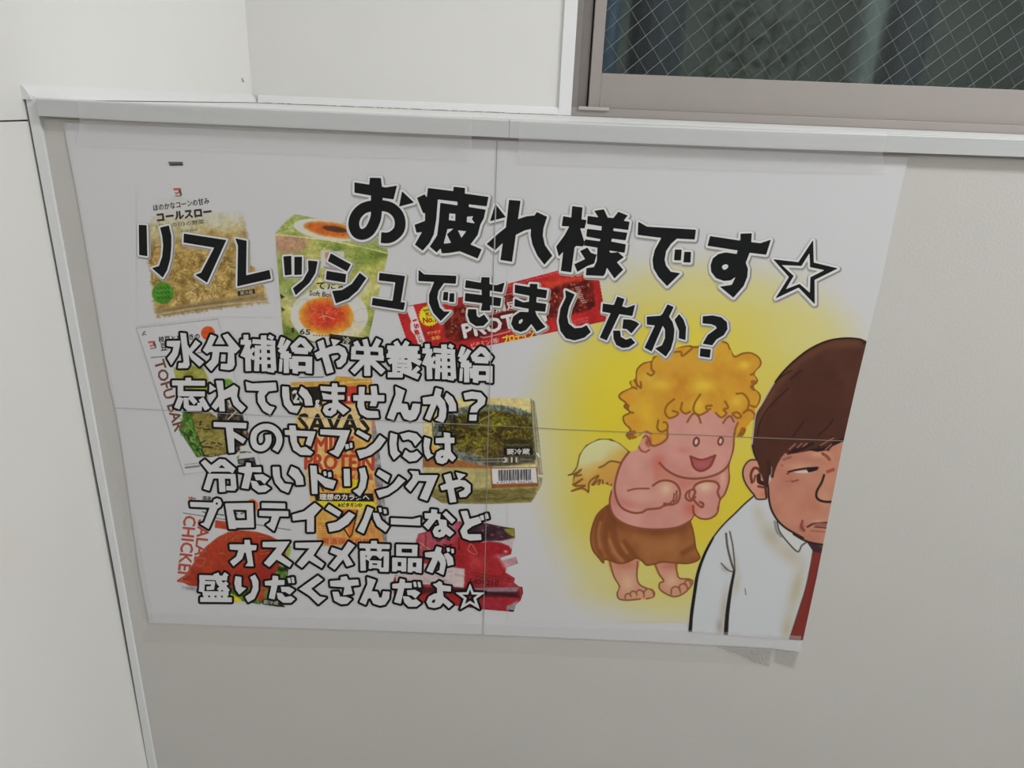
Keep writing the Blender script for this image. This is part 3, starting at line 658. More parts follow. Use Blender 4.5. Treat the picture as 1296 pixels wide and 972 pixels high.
L.put('ザクザク', 548.8, 421, 17, 4.2, 8, (226, 140, 70), LT, 0.2); L.put('食感!', 551.5, 427.5, 11.5, 4.6, 8, (226, 140, 70), LT, 0.2)
L.put('15g', 526.5, 414, 19, 6.6, -74, (180, 44, 48), LT, 0.4); L.put('たんぱく質', 532.5, 431.5, 21, 4.8, -70, (180, 60, 62), LT, 0.2)
L.build(pic)

# tofu bar card
TQ = lambda P: PX(P, 180, 480, 8.1)
cv = Canvas(170, 402, 332, 602, 0.75, PAPER, 14); n1 = cv.noise(14, 3); n2 = cv.noise(4, 3)
frame = [T1(60, 165), T1(895, 72), (330, 589), (233, 600.5)]
for a_, b_, al in ((0, 1, 0.8), (1, 2, 0.35), (2, 3, 0.5), (3, 0, 0.6)): cv.line([frame[a_], frame[b_]], 0.9, (140, 140, 140), False, alpha=al)
cv.line([T1(212, 466), T1(385, 452)], 1.0, (92, 86, 84), False); cv.line([T1(690, 420), T1(740, 412)], 1.0, (110, 104, 100), False)
top_ = [T1(440, 570), T1(600, 540), T1(740, 560), T1(800, 680), T1(790, 900), T1(520, 900)]
cv.fillimg(top_, cv.ramp(n1, [(0.2, (128, 130, 58)), (0.6, (166, 166, 86)), (0.9, (186, 182, 110))]), 3)
cv.fill(ell(288, 484, 7, 4.6, 10), (110, 158, 62), 2)
leaf = TQ([(420, 320), (505, 300), (560, 560), (610, 690), (650, 792), (560, 800), (430, 600), (375, 520), (405, 430)])
cv.fillimg(leaf, cv.ramp(n2, [(0.2, (40, 70, 22)), (0.5, (72, 112, 40)), (0.8, (124, 158, 78))]), 2)
cv.scatter(leaf, 60, 3, 10, 0.8, [(150, 180, 104), (50, 84, 28), (190, 200, 170), (96, 140, 54)], 1.0, 0.6)
hij = TQ([(770, 250), (850, 200), (960, 330), (1030, 360), (1050, 470), (1090, 560), (1060, 680), (960, 760), (870, 765), (850, 560), (770, 400)])
cv.fillimg(hij, cv.ramp(n2, [(0.2, (34, 28, 24)), (0.6, (62, 54, 48)), (0.9, (128, 118, 108))]), 2)
cv.scatter(hij, 70, 3, 12, 1.1, [(36, 30, 26), (150, 140, 130), (52, 44, 40), (186, 160, 140), (110, 100, 96)], 0.8, 1.3)
cv.line(TQ([(880, 410), (970, 320)]), 1.6, (206, 184, 160)); cv.blob(291, 514, 3.4, 4.6, (206, 200, 190), 0.9); cv.blob(310, 547, 2.5, 3.5, (206, 160, 120), 0.8)
blk = TQ([(500, 340), (650, 300), (770, 395), (860, 520), (872, 762), (650, 790), (610, 690), (560, 560)])
cv.fillimg(blk, cv.ramp(n1, [(0.2, (128, 116, 58)), (0.6, (150, 140, 80)), (0.9, (166, 156, 98))]), 1.5)
cv.line(TQ([(560, 560), (610, 690), (650, 790), (872, 762)]), 1.2, (60, 54, 30))
cv.scatter(blk, 60, 2, 6, 1.0, [(50, 46, 22), (70, 62, 30), (96, 88, 46)], 2.7, 0.9, 0.9)
for P in ([(590, 470), (600, 430)], [(590, 660), (640, 630)], [(620, 695), (700, 695)], [(720, 650), (745, 655)], [(630, 515), (690, 515)], [(780, 655), (810, 670)]): cv.line(TQ(P), 1.7, (44, 42, 22))
cv.fill(TQ([(1000, 690), (1050, 670), (1110, 700), (1120, 790), (1010, 800)]), (196, 194, 190), 1.5); cv.line(TQ([(1010, 750), (1060, 745)]), 1.8, (50, 48, 44)); cv.line(TQ([(1075, 745), (1115, 750)]), 1.2, (90, 88, 84))
cv.fill(TQ([(965, 800), (1000, 770), (985, 830)]), (130, 150, 56), 1)
cv.fill(TQ([(975, 820), (1150, 800), (1170, 880), (1090, 880), (985, 870)]), (54, 52, 50), 1); cv.fill(TQ([(990, 830), (1040, 825), (1050, 860), (1000, 865)]), (120, 118, 114), 1.4); cv.fill(TQ([(1100, 815), (1140, 812), (1145, 840), (1105, 840)]), (110, 108, 104), 1.4)
cv.fill(ell(263.2, 421.6, 8.8, 8.8), (200, 92, 46), 1.0)
cv.line([T1(125, 238), T1(140, 205), T1(150, 200)], 1.4, (90, 90, 88)); cv.line([T1(140, 225), T1(160, 232)], 1.2, (110, 110, 108))
for i in range(8): cv.line([(233.5+i*2.2, 588-i*0.25), (234.7+i*2.2, 588-i*0.25)], 1.0, (150, 146, 142)); cv.line([(235+i*2.2, 591.8-i*0.25), (236.4+i*2.2, 591.6-i*0.25)], 2.4, (120, 116, 112), alpha=0.8)
pic = cv.build('tofu_bar_picture', [[(171.5, 414.5), (276, 403), (331, 589), (330, 600), (232.5, 601.2)]], LP, poster); L = Letters()
L.put('TOFU BAR', 214.2, 500.5, 93, 13.0, -73.5, (112, 72, 58), LT, 0.5); L.put('枝豆とひじきの', 226.7, 427.6, 52, 7.4, 5, (60, 58, 56), LT, 0.3); L.put('豆', 207.3, 439, 8, 9, 5, (60, 58, 56), LT, 0.3)
corner_mark(L, 192.3, 436.2, 0.95, 6)
L.build(pic)

# milk protein carton
K1 = lambda P: PX(P, 360, 470, 9.257)
K2 = lambda P: PX(P, 370, 600, 9.72)
cv = Canvas(364, 474, 494, 694, 0.75, PAPER, 15); n1 = cv.noise(24, 3); n2 = cv.noise(4, 2)
cv.rgb = cv.ramp(n1+(cv.X-425)/400+(cv.Y-590)/900*0.6, [(0.2, (214, 186, 136)), (0.5, (212, 172, 106)), (0.8, (206, 150, 84))])
cv.fill([(368, 488), (368, 482), (422, 481), (426, 475), (470, 477), (474, 492)], (196, 154, 76), 1)
cv.fill(K1([(780, 70), (985, 65), (1005, 85), (810, 90)]), (206, 196, 176), 1.2); cv.line(K1([(640, 145), (800, 125), (1000, 115)]), 1, (222, 196, 130))
cv.fill(K1([(70, 185), (420, 176), (450, 420), (110, 410)]), (44, 40, 34)); cv.fill(K1([(730, 175), (852, 172), (835, 385), (672, 387)]), (184, 66, 52))
cv.fill(K1([(190, 415), (900, 380), (1000, 570), (1010, 660), (790, 780), (330, 800), (180, 520)]), (216, 190, 144), 4, 0.85)
cv.blob(447, 612, 22, 18, (214, 150, 86), 0.5); cv.blob(400, 660, 16, 22, (204, 150, 62), 0.7); cv.blob(452, 567, 14, 9, (200, 150, 70), 0.7)
cv.fill(K2([(570, 190), (640, 130), (720, 80), (840, 20), (850, 200), (560, 215)]), (216, 190, 40), 1.2); cv.fill(K1([(175, 830), (260, 880), (190, 890)]), (216, 200, 50), 1.2)
cv.fill(K2([(330, 100), (500, 190), (560, 190), (600, 130), (560, 60), (400, 60)]), (190, 104, 60), 3, 0.7); cv.line(K2([(330, 110), (380, 205)]), 1.8, (50, 36, 26))
cv.fill(K2([(268, 230), (992, 238), (1004, 338), (288, 332)]), (38, 36, 32)); cv.fill(K2([(275, 334), (1020, 342), (1030, 424), (290, 414)]), (214, 196, 50))
cv.fill(K2([(610, 432), (810, 436), (712, 780)]), (204, 116, 54)); cv.line(K2([(560, 430), (640, 680), (705, 780), (735, 740), (800, 450)]), 1.6, (50, 38, 28), False); cv.line(K2([(840, 440), (780, 700)]), 3.2, (206, 186, 140), False)
for j in range(6):
    for i in range(6): cv.line(K2([(320+i*38, 610+j*30), (342+i*38, 612+j*30)]), 0.9, (182, 106, 66), alpha=0.7)
    for i in range(7): cv.line(K2([(830+i*42, 610+j*30), (852+i*42, 612+j*30)]), 0.9, (182, 106, 66), alpha=0.7)
cv.line(K2([(300, 782), (1150, 792)]), 0.7, (190, 110, 70), False)
side = K1([(1020, 540), (1050, 600), (1075, 620)])+[(480, 560), (484, 605), (489, 650), (490.5, 690), (486, 690), (477, 640), (473, 590)]
cv.fillimg(side, cv.ramp(n2, [(0.2, (124, 120, 122)), (0.8, (170, 164, 164))]), 1.2); cv.fill(K1([(1015, 570), (1070, 575), (1080, 700), (1040, 680)]), (186, 130, 124), 2, 0.8)
cv.scatter([(470, 610), (476, 610), (482, 650), (476, 660)], 50, 1, 2.5, 0.8, [(186, 80, 56), (206, 150, 104)], 1.5, 0.4)
out = [(368, 483.8), (421.5, 482.4), (425.5, 476.3), (469.5, 477.8), (472, 490), (473.8, 530), (479, 560), (484, 605), (488, 645), (490.3, 691), (402, 691), (399, 655), (393, 632), (388.5, 608), (383, 575), (374, 530), (368.5, 500)]
pic = cv.build('milk_carton_picture', [out], LP, poster); L = Letters()
L.put('SAVAS', 422.5, 536, 90, 23, -1, (38, 35, 31), LT, 0.9); L.put('MILK', 424, 562.8, 51, 20, 0, (176, 66, 48), LT, 1.0); L.put('PROTEIN', 429.5, 585, 87, 19.5, -1, (176, 66, 48), LT, 1.0)
L.put('キャラメル風味', 447, 603.8, 50, 8.5, 0, (190, 84, 54), LT, 0.4); L.put('理想のカラダへ', 436, 629, 63, 7.6, -0.5, (206, 200, 190), LT, 0.35); L.put('&ビタミンD', 443, 639, 30, 4.8, -0.5, (62, 50, 22), LT, 0.35)
L.put('20', 379, 502, 17, 15, 0, (206, 204, 198), LT, 0.9); L.put('g', 401.5, 510.8, 4.8, 8.5, 0, (206, 204, 198), LT, 0.5); L.put('1', 441.5, 504.5, 2.4, 5.4, 0, (212, 196, 190), LT, 0.2)
L.put('常温保存可能', 438, 685.3, 61, 7.4, -1, (188, 84, 56), LT, 0.3)
for i in range(14): L.poly([(378+i*2.3, 478.4-i*0.05), (379.7+i*2.3, 478.3-i*0.05), (379.9+i*2.3, 477-i*0.05), (378.2+i*2.3, 477-i*0.05)], (96, 92, 88), LT, i > 0)
L.build(pic)

# seasoned seaweed tub
S1 = lambda P: PX(P, 530, 495, 8.1)
S2 = lambda P: PX(P, 560, 550, 9.257)
cv = Canvas(532, 500, 692, 642, 0.75, PAPER, 16); n1 = cv.noise(20, 3); n2 = cv.noise(5, 3); n3 = cv.noise(40, 2)
cv.rgb = cv.ramp(n3, [(0.2, (208, 190, 132)), (0.8, (214, 200, 150))])
cv.fill(S1([(-10, 700), (300, 690), (750, 760), (750, 1170), (-10, 1170)]), (182, 172, 126), 3)
cv.fill(S2([(0, 390), (1130, 400), (1190, 510), (1150, 620), (1040, 790), (560, 815), (-60, 800), (-200, 600)]), (172, 163, 116), 2)
cv.fill(S2([(-160, 640), (330, 640), (1110, 620), (1040, 790), (560, 815), (-60, 800)]), (126, 116, 70), 5, 0.9)
cv.scatter(S2([(-100, 640), (1080, 650), (1040, 780), (-60, 795)]), 160, 5, 22, 0.9, [(96, 88, 46), (150, 140, 92), (110, 104, 50), (84, 76, 44)], 0, 0.12, 0.6)
cv.fill(S1([(20, 610), (380, 700), (760, 770), (740, 792), (20, 780)]), (158, 108, 66), 2)
cv.fill(S1([(10, 560), (160, 540), (200, 640), (60, 700)]), (204, 164, 92), 4, 0.9)
bowl = ell(624, 551, 77, 39, 4)
cv.fillimg(bowl, cv.ramp(n2, [(0.2, (84, 92, 84)), (0.6, (132, 142, 136)), (0.9, (170, 178, 172))]), 1.2)
for k in range(26):
    a_ = math.radians(188+k*6.4); cv.line([(624+77*math.cos(a_), 550+37*math.sin(a_)), (624+66*math.cos(a_+0.05), 551+29*math.sin(a_+0.05))], 1.7, (78, 88, 84), alpha=0.7)
weed = ell(627, 549.5, 67, 29, 4)
cv.fillimg(weed, cv.ramp(n2, [(0.2, (46, 40, 18)), (0.5, (88, 78, 34)), (0.8, (134, 124, 58))]), 2.5)
cv.scatter(weed, 420, 7, 24, 1.7, [(120, 116, 44), (146, 140, 54), (82, 76, 30), (56, 46, 20), (104, 86, 46), (160, 154, 76), (70, 56, 30), (134, 130, 40)], 0.1, 1.0, 0.8, 0.5)
cv.blob(632, 537, 6, 2.4, (170, 170, 40), 0.9); cv.blob(606, 564, 5, 3, (150, 152, 40), 0.8)
cv.scatter(ell(624, 574, 56, 13, 3), 130, 3, 9, 0.9, [(110, 82, 60), (74, 58, 40), (150, 130, 104), (54, 44, 30)], 0.4, 1.4, 0.75)
cv.fill(S1([(520, 690), (1190, 660), (1190, 740), (760, 775)]), (66, 60, 44), 4, 0.7)
cv.fill(S1([(865, 500), (1165, 490), (1170, 585), (870, 585)]), (58, 52, 36), 3, 0.75); cv.fill(S1([(868, 580), (1168, 578), (1170, 655), (872, 655)]), (32, 30, 28))
cv.fill(S1([(1150, 80), (1190, 110), (1250, 640), (1290, 900), (1240, 990), (1205, 760), (1170, 400)]), (168, 164, 136), 1.5, 0.95)
cv.line(S1([(1175, 100), (1195, 400), (1215, 640), (1250, 920)]), 0.9, (110, 108, 92)); cv.line(S1([(1150, 80), (1168, 400), (1200, 700)]), 0.8, (96, 92, 72)); cv.line(S1([(1215, 640), (1235, 670)]), 2.2, (212, 210, 200)); cv.line(S2([(1115, 480), (1180, 490)]), 2.4, (206, 204, 190))
cv.fill(S2([(560, 385), (1110, 380), (1125, 605), (575, 630)]), (144, 92, 56), 1)
cv.fill(S2([(575, 400), (1095, 388), (1112, 565), (588, 580)]), (206, 204, 206), 1)
x = 631.0; k = 0
while x < 672.5:
    w = [0.5, 1.0, 0.6, 1.5, 0.7, 0.5, 1.1][k % 7]; g = [0.6, 0.5, 0.9, 0.6, 0.5, 0.8][k % 6]
    cv.line([(x, 595.3-(x-631)*0.03), (x+0.4, 608.3-(x-631)*0.03)], w, (44, 42, 42), False, 0.7); x += w+g; k += 1
for i in range(12):
    for j in range(2): cv.line([(599+i*3.2, 581+j*3.6-i*0.05), (601+i*3.2, 581+j*3.6-i*0.05)], 1.5, (172, 166, 150), alpha=0.6)
for xx in (630.5, 636, 643, 656): cv.line([(xx, 579), (xx, 586)], 0.6, (170, 164, 150))
for i in range(5): cv.line([(641+i*6, 563+(i % 2)), (645+i*6, 563)], 1.3, (150, 144, 130), alpha=0.6); cv.line([(659+i*3, 581), (661+i*3, 582)], 1.2, (160, 156, 146), alpha=0.6)
for i in range(9): cv.line([(547.2+0.1*i, 535+i*2.1), (547.6+0.1*i, 536+i*2.1)], 1.7, (110, 98, 62), alpha=0.8)
out = [(536.5, 528), (538, 512), (580, 504.3), (620, 503.5), (673, 504.3), (677.5, 509.5), (683, 560), (687.5, 603), (685, 616), (672.5, 636), (620, 638), (560, 637), (546, 628), (540, 606), (535, 592)]
pic = cv.build('seaweed_tub_picture', [out], LP, poster); L = Letters()
L.put('味', 573.5, 529.3, 9.5, 9, 3, (34, 32, 26), LT, 0.35); L.put('付', 573, 538.3, 9.5, 9, 3, (34, 32, 26), LT, 0.35); L.put('め', 559.5, 542.5, 9.5, 9, 6, (34, 32, 26), LT, 0.5); L.put('三', 573.5, 547.5, 8.5, 7, 3, (40, 38, 30), LT, 0.25)
L.put('要冷蔵', 656, 571.6, 29, 7.2, 0.5, (196, 192, 184), LT, 0.25); L.put('3', 639.6, 582.2, 4.6, 6, 0, (196, 192, 184), LT, 0.4); L.put('11', 650.6, 582, 7, 6, 0, (196, 192, 184), LT, 0.4)
L.put('4 971726 904736', 651, 610.3, 46, 2.8, 1.5, (60, 58, 56), LT)
L.build(pic)

# salad chicken pack
H1 = lambda P: PX(P, 220, 615, 8.1)
E1 = lambda P: PX(P, 235, 670, 8.1)
cv = Canvas(222, 624, 372, 774, 0.75, PAPER, 17); n1 = cv.noise(30, 3); n2 = cv.noise(6, 3)
cv.line(H1([(98, 277), (520, 345), (900, 405), (1195, 452)]), 0.9, (96, 92, 90), False)
green = E1([(880, 120), (1080, 170), (1050, 300), (1050, 480), (1000, 560), (900, 700), (760, 770), (600, 740), (470, 720), (440, 590)])
cv.fillimg(green, cv.ramp(n2, [(0.2, (46, 76, 28)), (0.5, (92, 124, 52)), (0.8, (166, 176, 96))]), 1.2)
cv.fill(E1([(1020, 170), (1082, 170), (1070, 300), (1010, 270)]), (176, 182, 106), 3, 0.8); cv.fill(E1([(950, 400), (1050, 380), (1050, 430), (960, 430)]), (28, 48, 22), 3, 0.9)
cv.fill(E1([(450, 650), (500, 680), (575, 720), (570, 745), (480, 740)]), (212, 196, 44), 1.2); cv.fill(E1([(460, 590), (520, 590), (600, 690), (520, 680)]), (52, 70, 46), 2, 0.9)
cv.fill(E1([(740, 620), (860, 590), (800, 720), (740, 735)]), (176, 72, 54), 2); cv.fill(E1([(800, 640), (880, 590), (900, 640), (820, 720)]), (110, 140, 60), 2)
dome = H1([(60, 975), (150, 870), (230, 745), (330, 620), (450, 525), (560, 470), (690, 455), (850, 470), (980, 508), (1068, 555), (1140, 640), (1150, 720), (1080, 810), (1040, 900), (950, 970)])+E1([(870, 500), (860, 560), (760, 600), (450, 595), (300, 600), (130, 585), (40, 580), (5, 560)])
rr = (cv.Y-672)/90+(cv.X-290)/400+(n1-0.5)*0.9
cv.fillimg(dome, cv.ramp(rr, [(-0.2, (176, 82, 50)), (0.3, (166, 66, 42)), (0.7, (158, 56, 42)), (1.1, (146, 46, 40))]), 1.2)
for P in ([(410, 560), (420, 520)], [(480, 560), (490, 530)], [(510, 530), (530, 505)], [(350, 240), (400, 250)], [(770, 220), (840, 210)], [(760, 250), (860, 240)], [(740, 70), (800, 75)]): cv.line(E1(P) if P[0][1] < 300 else H1([(P[0][0]+120, P[0][1]), (P[1][0]+120, P[1][1])]), 0.9, (206, 130, 90), alpha=0.7)
cv.fill(ell(318.7, 640, 8.3, 8.3), (206, 112, 50), 1); cv.fill(H1([(425, 350), (560, 370), (675, 388), (672, 460), (560, 450), (420, 428)]), (176, 76, 54), 1)
cv.line(H1([(630, 270), (650, 290)]), 1.3, (70, 66, 64)); cv.line(H1([(690, 285), (730, 265)]), 1.6, (70, 66, 64)); cv.line(H1([(640, 320), (655, 330)]), 1, (70, 66, 64)); cv.line(H1([(295, 265), (330, 275)]), 1.2, (90, 86, 84)); cv.line(H1([(440, 290), (510, 300)]), 1.3, (80, 76, 74))
cv.line(H1([(150, 112), (165, 130), (185, 115), (175, 145)]), 1.6, (196, 92, 60)); cv.line(H1([(190, 130), (220, 130)]), 1.4, (100, 84, 78))
cv.fill(E1([(0, 585), (130, 590), (130, 635), (10, 620)]), (150, 152, 160), 3, 0.7)
cv.fill(E1([(785, 715), (940, 730), (1020, 790), (1005, 800), (790, 770)]), (46, 50, 44), 1)
pic = cv.build('chicken_pack_picture', [H1([(60, 270), (160, 90), (400, 95), (760, 150), (810, 120), (880, 200), (1200, 440), (1210, 640), (1160, 960)])+E1([(1040, 500), (1030, 800), (780, 780), (480, 745), (160, 600), (150, 640), (-20, 620), (-30, 560), (-70, 0)])], LP, poster); L = Letters()
L.put('CHICKEN', 236.2, 695, 84, 15.5, -96, (170, 76, 58), LT, 0.5); L.put('SALAD', 255.2, 688, 60, 14.5, -96, (170, 76, 58), LT, 0.5); L.put('国産', 262, 630.5, 10.5, 4.8, -2, (72, 70, 68), LT, 0.2)
L.put('要冷蔵', 343, 762.5, 19, 5, -4, (166, 164, 152), LT, 0.1); L.put('TYO,TRK', 238, 744.5, 16, 3.4, -3, (96, 92, 92), LT)
L.build(pic)

# red bean pack
D3 = lambda P: PX(P, 500, 620, 8.1)
E3 = lambda P: PX(P, 510, 670, 8.1)
cv = Canvas(494, 656, 668, 778, 0.75, PAPER, 18); n1 = cv.noise(26, 3); n2 = cv.noise(6, 3)
cv.rgb = cv.ramp(n1, [(0.2, (150, 42, 46)), (0.6, (164, 50, 54)), (0.9, (176, 70, 76))])
cv.fill(D3([(200, 450), (330, 430), (560, 380), (660, 300), (700, 420), (560, 560), (400, 620), (210, 720)]), (172, 92, 106), 8, 0.85); cv.blob(573, 667, 8, 6, (196, 132, 146), 0.7)
cv.line(D3([(255, 540), (310, 580), (370, 620)]), 1.2, (206, 150, 110)); cv.line(D3([(230, 545), (270, 600)]), 1, (196, 120, 120))
beans = D3([(740, 400), (820, 350), (930, 345), (1110, 380), (1225, 395), (1225, 505), (1100, 525), (900, 530), (760, 500)])
cv.fillimg(beans, cv.ramp(n2, [(0.2, (50, 30, 40)), (0.8, (96, 66, 78))]), 1.2)
for bx_, by_ in ((600, 667), (612, 672), (624, 678), (606, 680), (618, 666), (632, 668), (636, 680), (594, 674), (643, 674)): cv.fill(ell(bx_, by_, 5.2, 3.8, 20), (70, 42, 56), 1.4); cv.blob(bx_-1, by_-1, 2.4, 1.4, (146, 112, 124), 0.7, 15)
cv.fill(D3([(1110, 400), (1222, 395), (1222, 480), (1170, 460)]), (140, 146, 50), 1.5)
cv.fill(D3([(870, 530), (1100, 520), (1235, 490), (1225, 600), (1190, 640)]), (186, 176, 178), 2)
cv.fill(D3([(880, 545), (960, 528), (1080, 540), (1170, 575), (1195, 620), (1180, 670), (1080, 690), (940, 680), (860, 640)]), (160, 42, 50), 1.5); cv.blob(634, 704, 10, 3, (206, 130, 140), 0.7); cv.blob(640, 698, 2.5, 1.6, (226, 206, 206), 0.8); cv.line(D3([(1080, 690), (1180, 660), (1195, 610), (1225, 560)]), 1, (80, 56, 60))
cv.line(E3([(660, 200), (700, 240), (760, 250), (700, 150), (670, 190)]), 1, (206, 150, 140), alpha=0.7)
cv.fill(E3([(980, 290), (1180, 270), (1180, 370), (1050, 400), (1020, 360)]), (190, 170, 176), 5, 0.8)
cv.fill(E3([(-80, 480), (220, 350), (460, 380), (634, 405), (622, 602), (400, 570), (150, 560), (-60, 560)]), (194, 180, 180), 1.5); cv.scatter(E3([(-60, 480), (620, 420), (610, 590), (-40, 550)]), 40, 4, 14, 1.4, [(206, 196, 196), (176, 160, 162), (160, 146, 150)], 0.2, 0.4, 0.5)
cv.fill(E3([(100, 590), (640, 600), (1180, 590), (1190, 700), (800, 690), (500, 640), (150, 660)]), (74, 36, 48), 3, 0.9); cv.fill(E3([(700, 600), (1190, 590), (1170, 640), (800, 640)]), (176, 150, 158), 2, 0.75); cv.line(E3([(500, 615), (900, 650), (1190, 690)]), 2, (52, 28, 36), alpha=0.7)
cv.fill(E3([(800, 730), (1000, 740), (1070, 800), (820, 815)]), (158, 52, 66), 2); cv.fill(E3([(1060, 790), (1180, 730), (1140, 840), (1060, 830)]), (150, 140, 146), 2); cv.line(E3([(1215, 590), (1228, 650), (1205, 725)]), 1.4, (60, 50, 54)); cv.line(E3([(1090, 832), (1130, 836)]), 2, (40, 34, 36))
for j in range(2):
    for i in range(20): cv.line([(596+i*2.7, 724.5+j*3.4+i*0.45), (597.6+i*2.7, 724.8+j*3.4+i*0.45)], 0.9, (84, 44, 52), alpha=0.8)
for i in range(8): cv.line([(581+cv.rs.uniform(-0.6, 0.6), 681+i*2), (580.5, 682+i*2)], 1.2, (70, 34, 42)); cv.line([(539, 672+i*2.6), (538.5+cv.rs.uniform(-0.8, 0.8), 673.4+i*2.6)], 1.4, (110, 50, 62))
cv.line(D3([(420, 510), (440, 525), (470, 515)]), 1.6, (60, 28, 40)); cv.line(D3([(530, 500), (560, 515)]), 1.8, (60, 28, 40)); cv.line(D3([(500, 560), (540, 575), (580, 560)]), 1.8, (60, 28, 40))
out = D3([(215, 520), (240, 450), (330, 425), (560, 390), (620, 330), (670, 320), (740, 400), (820, 345), (930, 340), (1110, 378), (1226, 394), (1230, 500), (1205, 560), (1190, 660), (1080, 695)])+E3([(1010, 320), (1160, 280), (1180, 350), (1060, 390), (1050, 440), (1150, 500), (1140, 545), (1190, 585), (1225, 590), (1232, 650), (1205, 730), (1160, 770), (1135, 846), (800, 818), (560, 785), (240, 760), (-90, 690), (-110, 560), (-80, 470), (150, 450)])
pic = cv.build('bean_pack_picture', [out], LP, poster); L = Letters()
L.put('140×210', 613, 737, 36, 6.6, -5, (70, 30, 40), LT, 0.3)
L.build(pic)

# ------------------------------------------------------------------ the drawn cherub
A = lambda P: PX(P, 770, 425, 5.89)
B = lambda P: PX(P, 710, 540, 5.89)
D = lambda P: PX(P, 735, 640, 7.2)
OUT = (124, 74, 46)
cv = Canvas(714, 424, 970, 770, 0.7, (212, 194, 62), 21); cv.lw = 1.7; n1 = cv.noise(30, 3); n2 = cv.noise(10, 3)
wing = B([(510, 190), (440, 130), (370, 95), (280, 95), (190, 140), (140, 210), (120, 300), (85, 350), (55, 362), (100, 352), (92, 420), (85, 445), (110, 450), (75, 482), (150, 470), (205, 490), (215, 430), (250, 440), (290, 430), (330, 420), (380, 440), (420, 380), (450, 270)])
skin_b = crm(B([(575, 160), (500, 200), (440, 290), (410, 380), (380, 470), (362, 560), (385, 650), (450, 712), (560, 752), (700, 766), (860, 752), (960, 705), (995, 660), (1040, 686), (1110, 686), (1165, 645), (1185, 550), (1225, 500), (1255, 400), (1252, 290), (1285, 170), (1292, 60), (1290, -100), (800, -120), (640, 40)]), 6, True)
cloth = crm(D([(330, -20), (230, 0), (140, 100), (92, 260), (105, 390), (160, 470), (205, 522), (215, 490), (270, 500), (350, 525), (430, 512), (505, 478), (560, 505), (600, 542), (670, 532), (750, 512), (860, 522), (990, 525), (1085, 480), (1050, 390), (1030, 260), (995, 130), (900, 60), (600, 60)]), 5, True)
legl = crm(D([(265, 480), (300, 640), (352, 735), (332, 800), (350, 850), (430, 862), (540, 852), (610, 848), (668, 825), (665, 772), (600, 752), (535, 715), (512, 640), (520, 480)]), 5, True)
legr = crm(D([(675, 520), (710, 620), (752, 685), (718, 705), (720, 760), (785, 808), (860, 830), (940, 800), (1000, 740), (1022, 690), (985, 668), (900, 660), (882, 600), (865, 500)]), 5, True)
hair = crm(A([(200, 760), (150, 770), (135, 735), (165, 700), (120, 650), (112, 600), (160, 570), (118, 530), (128, 500), (80, 460), (95, 425), (175, 385), (162, 345), (205, 320), (215, 250), (262, 205), (325, 190), (345, 155), (440, 148), (480, 112), (560, 80), (640, 75), (720, 72), (800, 60), (850, 42), (888, 58), (905, 95), (940, 152), (1000, 130), (1065, 128), (1122, 162), (1136, 215), (1085, 280), (1112, 335), (1080, 385), (1128, 435), (1126, 490), (1095, 545), (1090, 610), (1060, 640), (1025, 690), (1005, 740), (958, 750), (945, 720), (962, 650), (935, 606), (890, 575), (840, 612), (795, 570), (740, 560), (690, 590), (640, 578), (590, 580), (530, 575), (500, 605), (455, 625), (440, 665), (438, 760), (400, 795), (350, 815), (320, 815), (300, 720), (260, 715), (230, 745)]), 4, True)
cv.fillimg(wing, cv.ramp(np.clip((cv.Y-560)/50+(cv.X-735)/120+(n1-0.5)*0.5, 0, 1), [(0, (206, 206, 152)), (0.5, (204, 200, 148)), (0.75, (202, 178, 104)), (1, (200, 152, 70))]), 1.2)
cv.fill(B([(285, 310), (370, 260), (440, 262), (420, 350), (380, 440), (300, 400)]), (198, 150, 70), 6, 0.9)
cv.line(B([(510, 185), (440, 125), (370, 95), (280, 95), (190, 140), (140, 210), (118, 300), (85, 345), (55, 362)]), 1.3, (122, 104, 48)); cv.line(B([(510, 180), (450, 115), (370, 97)]), 1.8, (112, 92, 44))
for P in ([(55, 362), (105, 350), (150, 320), (110, 365), (150, 360)], [(105, 350), (85, 430), (160, 390), (100, 440), (180, 440), (80, 480), (160, 460), (210, 492)], [(205, 485), (215, 410), (280, 365), (230, 440), (290, 395), (280, 440)], [(310, 400), (320, 445), (345, 420), (355, 445), (380, 430)], [(285, 305), (320, 290), (370, 258), (440, 268)]): cv.line(B(P), 1.3, (120, 84, 42))
# legs and feet
for lg in (legl, legr):
    cv.fill(lg, (196, 140, 118), 1)
cv.blob(794, 738, 10, 12, (212, 176, 140), 0.8); cv.blob(850, 735, 9, 9, (210, 172, 138), 0.8); cv.blob(790, 715, 16, 6, (188, 108, 88), 0.7); cv.blob(848, 716, 14, 5, (186, 106, 88), 0.7)
for P in ([(265, 510), (300, 640), (352, 735)], [(518, 510), (512, 640), (535, 715), (600, 752), (650, 765)], [(352, 738), (332, 800), (350, 850), (430, 862), (540, 852)], [(680, 540), (712, 620), (755, 685), (718, 705), (720, 760), (785, 808), (860, 830), (940, 800), (1000, 740), (1022, 690), (985, 668), (900, 660), (875, 600), (866, 530)]): cv.line(D(P), 1.3, (136, 88, 52))
for x, y, r_ in ((620, 802, 44), (538, 805, 36), (480, 812, 32), (432, 828, 26)): cv.fill(ell(*D([(x, y)])[0], r_/7.2, r_/7.2*0.95), (200, 148, 120), 1); cv.line(D([(x-r_, y+r_*0.6), (x-r_*0.95, y-r_*0.4), (x-r_*0.2, y-r_), (x+r_*0.7, y-r_*0.7), (x+r_, y)]), 1.1, (136, 88, 52))
cv.line(D([(600, 850), (660, 835), (668, 790), (640, 762)]), 1.3, (136, 88, 52))
